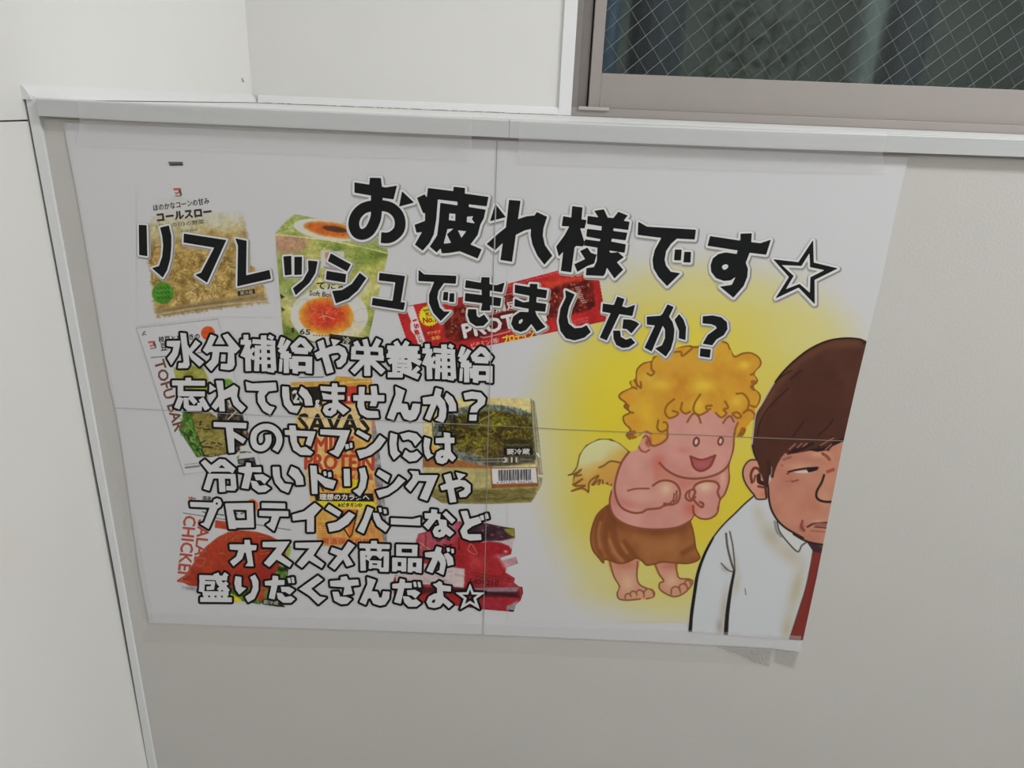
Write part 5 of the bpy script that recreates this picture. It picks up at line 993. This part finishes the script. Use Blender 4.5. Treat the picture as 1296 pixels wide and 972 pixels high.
kyu = [('S',46,[(150,100),(112,205)]), ('S',46,[(208,130),(132,262)]), ('S',44,[(108,218),(215,300)]), ('S',52,[(180,240),(182,462)]), ('S',30,[(128,320),(120,448)]), ('S',30,[(226,318),(232,420)]), ('S',44,[(120,290),(230,285)]),
  ('P', [(318,95),(370,110),(450,205),(425,250),(405,232),(402,270),(262,262),(265,238),(245,250),(222,190),(240,170)]), ('H', [(330,158),(375,205),(285,200)]), ('P', [(242,290),(446,296),(444,468),(385,462),(380,445),(300,445),(298,470),(246,462)]), ('H', [(305,345),(380,348),(380,392),(302,388)])]
lines = []
lines.append([
 ([('P', [(188,92),(246,97),(260,215),(285,255),(345,165),(392,200),(305,292),(430,390),(385,437),(300,358),(272,300),(282,420),(262,452),(165,454),(172,400),(215,400),(222,380),(205,250)]), ('P', [(50,175),(188,172),(180,230),(160,320),(95,422),(55,352),(105,290),(120,235),(50,225)])], b1, BS),
 ([('P', [(500,108),(557,130),(508,230),(690,232),(622,118),(672,100),(800,252),(750,302),(738,288),(745,420),(725,460),(690,472),(600,462),(606,408),(672,410),(678,290),(588,286),(575,400),(505,482),(450,420),(508,365),(522,288),(490,285),(462,305),(420,270),(460,200)])], b1, BS),
 (hokyu_ho, b1, BS), (kyu, b2, BS),
 ([('P', [(500,145),(560,120),(582,212),(640,190),(720,180),(780,210),(806,270),(790,350),(740,400),(708,402),(690,345),(730,322),(745,285),(715,252),(650,260),(612,276),(665,452),(598,470),(550,297),(500,320),(470,260),(525,232)]), ('P', [(640,112),(735,130),(663,195)])], b2, BS),
 ([('S',50,[(890,140),(925,210)]), ('S',50,[(985,118),(1005,200)]), ('S',54,[(1130,118),(1085,205)]), ('S',44,[(868,205),(1165,226)]), ('S',46,[(874,195),(868,268)]), ('S',46,[(1148,215),(1150,285)]), ('S',50,[(845,296),(1180,312)]), ('S',62,[(1010,240),(1012,490)]), ('S',58,[(985,325),(860,455)]), ('S',60,[(1035,325),(1175,455)])], b2, BS),
 ([('S',48,[(165,100),(195,150)]), ('S',48,[(290,100),(255,155)]), ('S',40,[(82,160),(408,170)]), ('S',38,[(92,202),(392,212)]), ('S',42,[(75,243),(420,252)]), ('S',50,[(200,258),(95,312)]), ('S',50,[(300,260),(425,325)]), ('S',46,[(155,285),(160,450)]), ('S',44,[(300,285),(315,380)]), ('S',36,[(145,300),(320,306)]), ('S',34,[(150,342),(330,348)]), ('S',34,[(150,385),(330,388)]), ('S',52,[(88,440),(240,442)]), ('S',56,[(225,385),(405,462)]), ('S',44,[(405,365),(345,420)]), ('S',40,[(235,225),(238,300)])], b3, BS),
 (mv(hokyu_ho, -365, 12, 0.945, 0.97, 805, 110), b3, BS), (mv(kyu, 715, 55), b3, BS)])
lines.append([
 ([('S',56,[(270,552),(270,600)]), ('S',50,[(105,605),(440,608)]), ('S',55,[(190,600),(190,735)]), ('S',50,[(165,715),(438,718)]), ('S',56,[(195,755),(152,865)]), ('P', [(222,755),(270,758),(275,835),(360,840),(366,808),(412,810),(405,892),(262,892),(225,855)]), ('S',48,[(285,745),(345,812)]), ('S',54,[(400,765),(465,875)])], b1, BS),
 ([('P', [(488,612),(555,665),(485,702)]), ('P', [(553,582),(622,582),(632,680),(645,895),(590,895),(575,700)]), ('P', [(508,845),(580,742),(640,680),(715,640),(735,625),(780,655),(768,740),(790,795),(858,858),(815,905),(735,830),(705,745),(640,770),(550,882)])], b1, BS),
 ([('P', [(858,592),(925,612),(1165,600),(1175,680),(1090,690),(1050,740),(1060,800),(1100,840),(1155,855),(1110,930),(1040,890),(985,800),(980,720),(1000,685),(870,680)])], b1, BS),
 ([('P', [(140,600),(205,605),(215,740),(250,800),(330,800),(290,875),(220,860),(160,790),(140,690)]), ('P', [(335,600),(395,640),(440,715),(452,795),(375,795),(365,730),(308,668)])], b2, BS),
 ([('P', [(530,598),(650,605),(650,568),(702,570),(705,608),(782,610),(782,655),(705,655),(705,688),(775,690),(775,735),(708,735),(718,765),(825,840),(765,890),(700,830),(690,870),(640,905),(585,895),(555,850),(570,800),(620,775),(655,772),(655,735),(560,732),(545,665),(640,688),(650,652),(535,642)]), ('H', [(605,840),(620,820),(645,818),(640,842),(622,855)])], b2, BS),
 ([('P', [(868,690),(925,690),(925,605),(985,605),(980,688),(1055,690),(1045,600),(1105,595),(1115,690),(1185,690),(1185,752),(1115,750),(1100,802),(1035,800),(1052,750),(978,748),(978,790),(992,840),(1040,852),(1120,855),(1130,920),(1010,922),(940,882),(910,800),(915,745),(870,745)])], b2, BS),
 ([('P', [(165,560),(262,603),(225,735),(285,740),(300,805),(325,805),(345,735),(420,740),(410,820),(375,890),(320,912),(255,890),(220,820),(178,825),(148,905),(80,882),(170,640)])], b3, BS),
 ([('P', [(445,675),(560,658),(580,575),(642,592),(625,660),(672,715),(688,800),(680,880),(655,930),(572,905),(610,870),(620,790),(590,740),(520,910),(468,888),(530,740),(450,740)]), ('P', [(690,625),(750,670),(785,740),(790,812),(715,815),(715,755),(670,680)])], b3, BS),
 ([('P', [(865,630),(950,612),(1040,625),(1090,680),(1080,740),(1020,790),(1000,825),(930,825),(945,770),(1010,720),(1010,690),(950,685),(880,695)]), ('P', [(925,850),(1000,850),(995,910),(922,910)])], b3, BS)])
e1, e2, e3 = (205, 520), (340, 520), (480, 520)
lines.append([
 ([('P', [(530,115),(868,125),(862,180),(726,174),(732,212),(860,290),(830,335),(738,272),(742,425),(685,430),(655,168),(530,162)])], e1, BS),
 ([('C', 60, [(1088,245),(1090,310),(1062,362),(1012,385),(958,362),(936,295),(955,220),(1020,170),(1100,166),(1168,205),(1202,275),(1195,345),(1160,408)])], e1, BS),
 ([('P', [(165,198),(214,198),(212,150),(275,152),(280,202),(482,212),(432,365),(380,340),(405,262),(285,255),(290,320),(325,380),(380,370),(455,425),(430,455),(330,450),(255,400),(225,310),(220,248),(170,245)])], e2, BS),
 ([('P', [(530,190),(832,200),(775,360),(712,472),(618,420),(672,400),(735,255),(530,240)]), ('P', [(785,345),(818,340),(825,385),(792,395)]), ('P', [(832,330),(856,328),(860,375),(835,382)])], e2, BS),
 ([('P', [(915,195),(1035,260),(1015,300),(895,230)]), ('P', [(1140,250),(1200,295),(1140,380),(1050,450),(935,490),(905,410),(1000,390),(1080,330)])], e2, BS),
 ([('P', [(115,225),(185,245),(175,340),(185,410),(215,440),(150,500),(115,440),(105,330)]), ('P', [(215,240),(300,218),(380,235),(430,290),(370,360),(340,310),(300,290),(245,300)]), ('P', [(270,400),(310,430),(350,430),(385,410),(430,460),(380,510),(310,520),(240,465)])], e3, BS),
 ([('P', [(465,270),(525,290),(510,380),(525,440),(555,455),(495,495),(465,440),(455,350)]), ('P', [(580,280),(665,275),(662,220),(727,230),(725,275),(770,275),(770,330),(728,330),(735,420),(785,480),(750,520),(710,485),(690,525),(645,545),(595,530),(575,480),(590,425),(630,402),(672,402),(672,330),(580,330)]), ('H', [(628,478),(640,460),(660,458),(655,475),(642,485)])], e3, BS)])
lines.append([
 ([('P', [(440,500),(505,558),(590,495),(645,500),(752,590),(725,640),(690,622),(510,622),(488,640),(400,530)]), ('H', [(612,552),(652,588),(575,586)]), ('S',62,[(500,665),(455,808)]), ('S',46,[(470,668),(752,672)]), ('S',62,[(610,660),(620,830)]), ('S',54,[(728,670),(738,800)]), ('S',44,[(660,792),(752,795)])], e1, BS),
 ([('P', [(785,580),(860,570),(865,530),(910,535),(912,580),(1015,575),(1020,630),(925,625),(885,800),(815,790),(850,640),(785,625)]), ('P', [(945,655),(1030,650),(1100,690),(1050,750),(1010,710),(965,710)]), ('P', [(910,715),(970,725),(1000,770),(1060,760),(1110,795),(1060,830),(990,835),(930,790)])], e1, BS),
 ([('P', [(40,575),(108,575),(118,680),(160,745),(235,755),(200,840),(130,810),(70,740),(45,660)]), ('P', [(235,570),(300,600),(350,680),(360,755),(285,760),(275,710),(205,645)])], e2, BS),
 ([('P', [(425,560),(490,565),(496,650),(520,655),(580,690),(690,720),(660,800),(580,780),(498,700),(500,850),(445,850)]), ('P', [(560,625),(585,618),(595,660),(570,668)]), ('P', [(610,630),(640,628),(645,675),(612,680)])], e2, BS),
 ([('P', [(770,595),(830,595),(835,770),(775,770)]), ('P', [(925,595),(985,580),(1010,680),(990,790),(935,875),(865,820),(920,790),(940,720),(940,650)])], e2, BS),
 ([('P', [(-5,600),(110,665),(85,730),(-30,650)]), ('P', [(200,670),(265,715),(180,800),(90,860),(0,890),(-30,820),(90,790),(150,740)])], e3, BS),
 ([('P', [(310,615),(400,620),(405,660),(600,660),(490,922),(415,895),(490,720),(400,715),(320,827),(270,775),(340,690),(345,655)])], e3, BS),
 ([('P', [(660,660),(730,640),(748,718),(800,705),(880,715),(935,760),(935,830),(890,880),(828,885),(815,840),(870,812),(880,788),(840,770),(762,790),(790,932),(725,940),(700,802),(640,815),(625,770),(688,745)]), ('P', [(785,630),(887,655),(815,712)])], e3, BS)])
f1, f2, f3 = (235, 615), (380, 620), (500, 620)
lines.append([
 ([('P', [(45,165),(280,172),(290,140),(320,128),(355,140),(370,180),(355,215),(325,232),(235,440),(150,390),(190,375),(248,222),(50,212)]), ('H', [(305,182),(312,168),(326,168),(333,182),(326,194),(312,194)])], f1, BS),
 ([('P', [(405,180),(690,175),(700,425),(515,428),(515,440),(445,440)]), ('H', [(483,242),(625,245),(630,352),(510,355)])], f1, BS),
 ([('P', [(780,175),(1020,180),(1020,232),(780,225)]), ('P', [(755,255),(1052,260),(1052,312),(960,310),(905,462),(825,400),(870,370),(885,310),(755,305)])], f1, BS),
 ([('P', [(150,135),(215,185),(140,270),(140,430),(70,430),(70,300),(-75,315),(-80,255),(40,220),(110,165)])], f2, BS),
 ([('P', [(295,150),(420,230),(395,275),(260,195)]), ('P', [(500,225),(560,260),(490,350),(400,410),(300,430),(280,350),(370,330),(440,280)])], f2, BS),
 ([('P', [(690,172),(748,195),(650,447),(585,415),(650,290)]), ('P', [(745,235),(800,240),(830,310),(910,375),(875,432),(790,370),(755,300)]), ('P', [(802,183),(830,185),(836,224),(812,228)]), ('P', [(853,198),(882,200),(888,242),(860,244)])], f2, BS),
 ([('P', [(930,290),(1150,300),(1230,280),(1230,365),(930,352)])], f2, BS),
 ([('P', [(302,240),(370,240),(372,198),(432,205),(427,245),(466,250),(460,302),(418,305),(340,407),(292,362),(350,298),(308,290)]), ('P', [(490,250),(522,217),(618,310),(582,345)]), ('P', [(440,300),(525,310),(530,375),(605,440),(560,480),(520,450),(500,475),(455,490),(405,475),(385,425),(410,380),(455,362)]), ('H', [(438,425),(450,408),(472,405),(470,425),(455,436)])], f3, BS),
 ([('P', [(672,220),(738,215),(762,300),(860,275),(885,335),(790,372),(735,415),(745,455),(880,455),(885,512),(770,520),(695,492),(668,420),(715,345)]), ('P', [(868,268),(905,258),(914,308),(882,313)]), ('P', [(920,248),(950,243),(962,292),(928,300)])], f3, BS)])
h1, h2, h3 = (235, 670), (380, 670), (510, 670)
su = [('P', [(790,130),(1065,125),(975,260),(1090,345),(1065,387),(932,308),(858,385),(803,345),(940,185),(790,180)])]
hin = [('P', [(985,155),(1202,160),(1198,275),(985,270)]), ('H', [(1038,196),(1147,198),(1147,242),(1038,238)]), ('P', [(943,290),(1087,295),(1085,432),(1040,432),(1036,420),(990,418),(985,432),(943,430)]), ('H', [(998,332),(1036,333),(1036,380),(998,378)]), ('P', [(1105,295),(1247,298),(1242,447),(1190,440),(1180,428),(1150,428),(1145,442),(1102,438)]), ('H', [(1153,338),(1192,340),(1190,388),(1152,386)])]
lines.append([
 ([('P', [(450,155),(605,155),(603,108),(657,108),(662,160),(727,165),(720,212),(672,215),(695,378),(612,375),(638,340),(618,240),(600,235),(580,300),(490,377),(455,330),(520,280),(542,212),(455,205)])], h1, BS),
 (su, h1, BS), (mv(su, -839, 8, 0.98, 1.0, 790, 130), h2, BS),
 ([('P', [(325,185),(430,220),(495,125),(560,165),(482,265),(542,360),(478,380),(440,305),(352,413),(297,375),(385,268),(306,235)])], h2, BS),
 ([('S',58,[(755,118),(758,165)]), ('S',46,[(608,168),(916,178)]), ('S',42,[(682,180),(702,222)]), ('S',42,[(825,182),(802,222)]), ('S',54,[(640,228),(645,422)]), ('S',44,[(616,242),(906,250)]), ('S',52,[(884,232),(880,420)]), ('S',40,[(815,412),(905,415)]), ('S',42,[(722,255),(685,312)]), ('S',42,[(790,250),(835,290)]), ('P', [(708,318),(832,322),(828,408),(800,405),(795,398),(735,396),(730,405),(702,402)]), ('H', [(738,346),(790,348),(790,366),(738,364)])], h2, BS),
 (hin, h2, BS),
 ([('P', [(225,238),(325,228),(345,175),(398,190),(387,235),(430,290),(440,350),(415,467),(345,435),(375,418),(385,350),(360,312),(302,447),(240,425),(305,290),(230,282)]), ('P', [(420,255),(460,240),(510,290),(520,360),(460,375),(450,320)]), ('P', [(446,190),(476,188),(480,226),(455,230)]), ('P', [(493,200),(520,200),(522,242),(500,245)])], h3, BS)])
lines.append([
 ([('S',46,[(140,492),(425,500)]), ('S',36,[(390,455),(428,482)]), ('S',54,[(172,485),(165,610),(160,640)]), ('S',32,[(195,546),(300,548)]), ('S',36,[(282,540),(275,600),(215,605)]), ('S',54,[(310,452),(345,545),(432,640)]), ('S',40,[(425,545),(335,625)]), ('S',42,[(175,655),(438,658)]), ('S',46,[(205,650),(208,730)]), ('S',44,[(272,650),(274,730)]), ('S',44,[(338,650),(340,730)]), ('S',46,[(404,650),(405,730)]), ('S',46,[(150,720),(472,722)])], h1, BS),
 ([('P', [(510,480),(570,490),(570,590),(620,605),(550,667),(515,620),(500,550)]), ('P', [(660,490),(710,465),(745,530),(745,620),(705,710),(640,747),(610,690),(670,650),(690,590),(680,530)])], h1, BS),
 ([('P', [(812,532),(888,522),(893,475),(947,480),(947,520),(1012,520),(1012,567),(940,572),(910,717),(853,705),(880,577),(815,572)]), ('P', [(975,590),(1060,590),(1115,620),(1065,667),(1020,640),(985,640)]), ('P', [(935,650),(985,655),(1020,695),(1080,685),(1120,715),(1080,752),(1000,752),(945,710)]), ('P', [(1043,500),(1070,495),(1080,547),(1055,552)]), ('P', [(1083,490),(1108,490),(1117,547),(1092,550)])], h1, BS),
 ([('P', [(180,475),(232,515),(110,608),(200,690),(264,700),(185,767),(95,680),(-12,612),(60,560)])], h2, BS),
 ([('P', [(305,530),(418,522),(413,490),(475,480),(492,520),(592,515),(602,570),(515,580),(537,660),(440,675),(455,592),(310,582)]), ('P', [(330,640),(390,640),(408,690),(470,692),(527,715),(480,762),(420,767),(350,730)])], h2, BS),
 ([('P', [(685,490),(775,520),(730,635),(790,640),(810,700),(835,700),(850,635),(917,640),(910,710),(870,770),(820,782),(750,760),(720,702),(692,710),(670,772),(610,745),(690,560)])], h2, BS),
 ([('P', [(945,560),(1015,552),(1023,505),(1072,515),(1072,550),(1142,550),(1142,602),(1065,602),(1030,762),(963,745),(1005,607),(945,602)]), ('P', [(1095,625),(1175,620),(1230,650),(1180,707),(1140,675),(1100,672)]), ('P', [(1053,685),(1110,690),(1150,725),(1190,715),(1237,755),(1190,792),(1110,792),(1068,750)]), ('P', [(1158,540),(1185,538),(1194,587),(1168,592)]), ('P', [(1203,540),(1230,540),(1240,592),(1212,594)])], h2, BS),
 ([('P', [(305,560),(340,555),(372,530),(400,545),(402,572),(492,585),(490,637),(408,630),(415,690),(512,770),(470,807),(412,750),(380,790),(325,806),(265,795),(240,745),(265,690),(320,660),(352,655),(350,600)]), ('H', [(292,745),(305,722),(335,715),(330,745),(310,758)])], h3, BS),
 ([('P', [(688,555),(722,645),(840,648),(750,712),(785,817),(688,760),(588,817),(625,712),(538,648),(654,645)]), ('H', [(688,608),(706,667),(772,668),(722,705),(742,768),(688,732),(634,768),(652,705),(602,668),(668,667)])], h3, BS)])
kind = ['first', 'second', 'third', 'fourth', 'fifth', 'sixth', 'bottom']
for i, g in enumerate(lines):
    tag(writing('text_line', poster, g, [(2.9, 0, 0, (17, 18, 18), LS+i*2e-6), (0.1, 0, 0, (200, 200, 202), LS+1.0e-4)], 0.6), kind[i]+' line of white outlined writing')

# sheet seams: cut edges, their edge shadow coloured in as thin ribbons
def ribbon(P, w, col, lift, bag):
    q = stroke_poly(P, w); n = len(P)
    bag.add(q, lift, ink(col), [np.array([[i, i+1, 2*n-2-i, 2*n-1-i] for i in range(n-1)])])
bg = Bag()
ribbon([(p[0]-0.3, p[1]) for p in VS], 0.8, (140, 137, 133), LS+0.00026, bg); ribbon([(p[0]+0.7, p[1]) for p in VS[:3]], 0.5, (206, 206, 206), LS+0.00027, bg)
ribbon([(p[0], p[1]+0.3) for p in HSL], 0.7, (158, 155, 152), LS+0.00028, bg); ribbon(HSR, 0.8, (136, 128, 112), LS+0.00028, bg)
bg.build('shaded_seam', poster)

# ------------------------------------------------------------------ tape
def tape_strip(name, px0, px1, lower, label, group, mat, seed, wave):
    """wide tape folded over the nosing and pressed on the top of the paper"""
    rg = np.random.RandomState(seed); n = 60; pxs = np.linspace(px0, px1, n); rows = []
    ph = rg.uniform(0, 6.28, 4); fq = rg.uniform(1.5, 4.5, 4)
    for k, p in enumerate(pxs):
        e = back([p], [np.interp(p, [q[0] for q in edge], [q[1] for q in edge])], 0.0098)[0]; lo_ = back([p], [np.interp(p, [q[0] for q in lower], [q[1] for q in lower])], 0.0030)[0]
        t = k/(n-1); a = sum(math.sin(fq[j]*t*6.28+ph[j]) for j in range(4))/4*wave
        x, z = e[0], nose_z(e[0]); xl, zl = lo_[0], lo_[2]
        f = z-NOSE_H
        row = [(x, 0.006, z+0.0009), (x, -0.004, z+0.0010), (x, -0.0096, z+0.0006)]
        for u in (0.12, 0.25, 0.4, 0.55, 0.75, 0.95): row.append((x, -0.0097-(0.0009+a*0.0014)*math.sin(min(1, u/(0.5+0.15*a))*math.pi)*max(0, 1-u*1.2), z-NOSE_H*u))
        for u in (0.15, 0.4, 0.7, 1.0): row.append((x+(xl-x)*u, -0.0097+(0.0097-0.0030)*(u**0.7), f+(zl-f)*u))
        rows.append(row)
    m = len(rows[0]); V = np.array(rows).reshape(-1, 3)
    Q = np.array([[i*m+j, (i+1)*m+j, (i+1)*m+j+1, i*m+j+1] for i in range(n-1) for j in range(m-1)])
    me = raw_mesh(name, V, [Q]); me.polygons.foreach_set('use_smooth', np.ones(len(Q), bool)); o = _link(name, me, mat); tag(o, label, 'tape', group)
    return o
tape_strip('tape_strip', 97, 597, [(105, 184.5), (324, 193), (597, 203.5)], 'long glossy clear tape over the ledge edge, left of the two along the poster top', None, m_tape, 4, 1.0)
tape_strip('tape_strip', 657, 1122, [(657, 207), (972, 216.5), (1122, 219.5)], 'long glossy clear tape over the ledge edge, right one of the two, below the window', None, m_tape, 9, 1.0)
def flat_tape(P, lift, label, mat, name='tape_strip', wrinkle=0.0, seed=1, group=None):
    """P = top row, bottom row of pixel points; thin sheet with small wrinkles"""
    rg = np.random.RandomState(seed); top, bot = P; n = 80; m = 14; rows = []
    tx = np.linspace(0, 1, n)
    def samp(R):
        R = np.array(R, float); d = np.concatenate([[0], np.cumsum(np.hypot(*np.diff(R, axis=0).T))]); d /= d[-1]
        return np.stack([np.interp(tx, d, R[:, 0]), np.interp(tx, d, R[:, 1])], 1)
    a, b = samp(top), samp(bot); G = rg.rand(n//4+2, m)
    V = []
    for j in range(m):
        q = a+(b-a)*j/(m-1); w = np.interp(np.arange(n)/4, np.arange(n//4+2), G[:, j])*wrinkle*(0 if j in (0, m-1) else 1)
        pt = back(q[:, 0], q[:, 1], lift); pt[:, 1] -= w; V.append(pt)
    V = np.array(V).transpose(1, 0, 2).reshape(-1, 3)
    Q = np.array([[i*m+j, (i+1)*m+j, (i+1)*m+j+1, i*m+j+1] for i in range(n-1) for j in range(m-1)])
    me = raw_mesh(name, V, [Q]); me.polygons.foreach_set('use_smooth', np.ones(len(Q), bool)); o = _link(name, me, mat); tag(o, label, 'tape', group)
    return o
flat_tape(([(190, 775), (324, 778.5), (480, 783), (611, 789), (800, 795), (972, 802), (1014, 805)], [(188, 789), (324, 794), (480, 799), (611, 804), (800, 812), (972, 821), (1012, 826)]), 0.0026, 'hazy tape band pressed along the bottom margin of the poster', m_tape_white, wrinkle=0.00015, seed=3)
flat_tape(([(186, 790), (324, 796), (480, 801), (640, 807), (800, 814), (960, 826)], [(180, 813), (324, 818), (480, 822), (640, 827), (800, 834), (958, 842)]), 0.0007, 'thin clear tape on the wall just below the poster bottom edge', m_tape_thin, wrinkle=0.0005, seed=6)
flat_tape(([(50, 150), (84, 153)], [(181, 786), (194, 786)]), 0.0024, 'thin clear tape running down beside the left edge of the poster', m_tape_thin, wrinkle=0.0002, seed=8)
flat_tape(([(905, 818), (940, 819), (978, 821)], [(938, 829), (955, 838), (974, 844)]), 0.0014, 'dirty curled tape end below the poster, beside the square scrap', m_tape_dirty, name='tape_scrap', wrinkle=0.0005, seed=10)
flat_tape(([(981, 822), (1011, 826)], [(981, 838), (1005, 846)]), 0.0014, 'square scrap of tape sticking out below the bottom right poster corner', m_tape_dirty, name='tape_scrap', wrinkle=0.0002, seed=11)
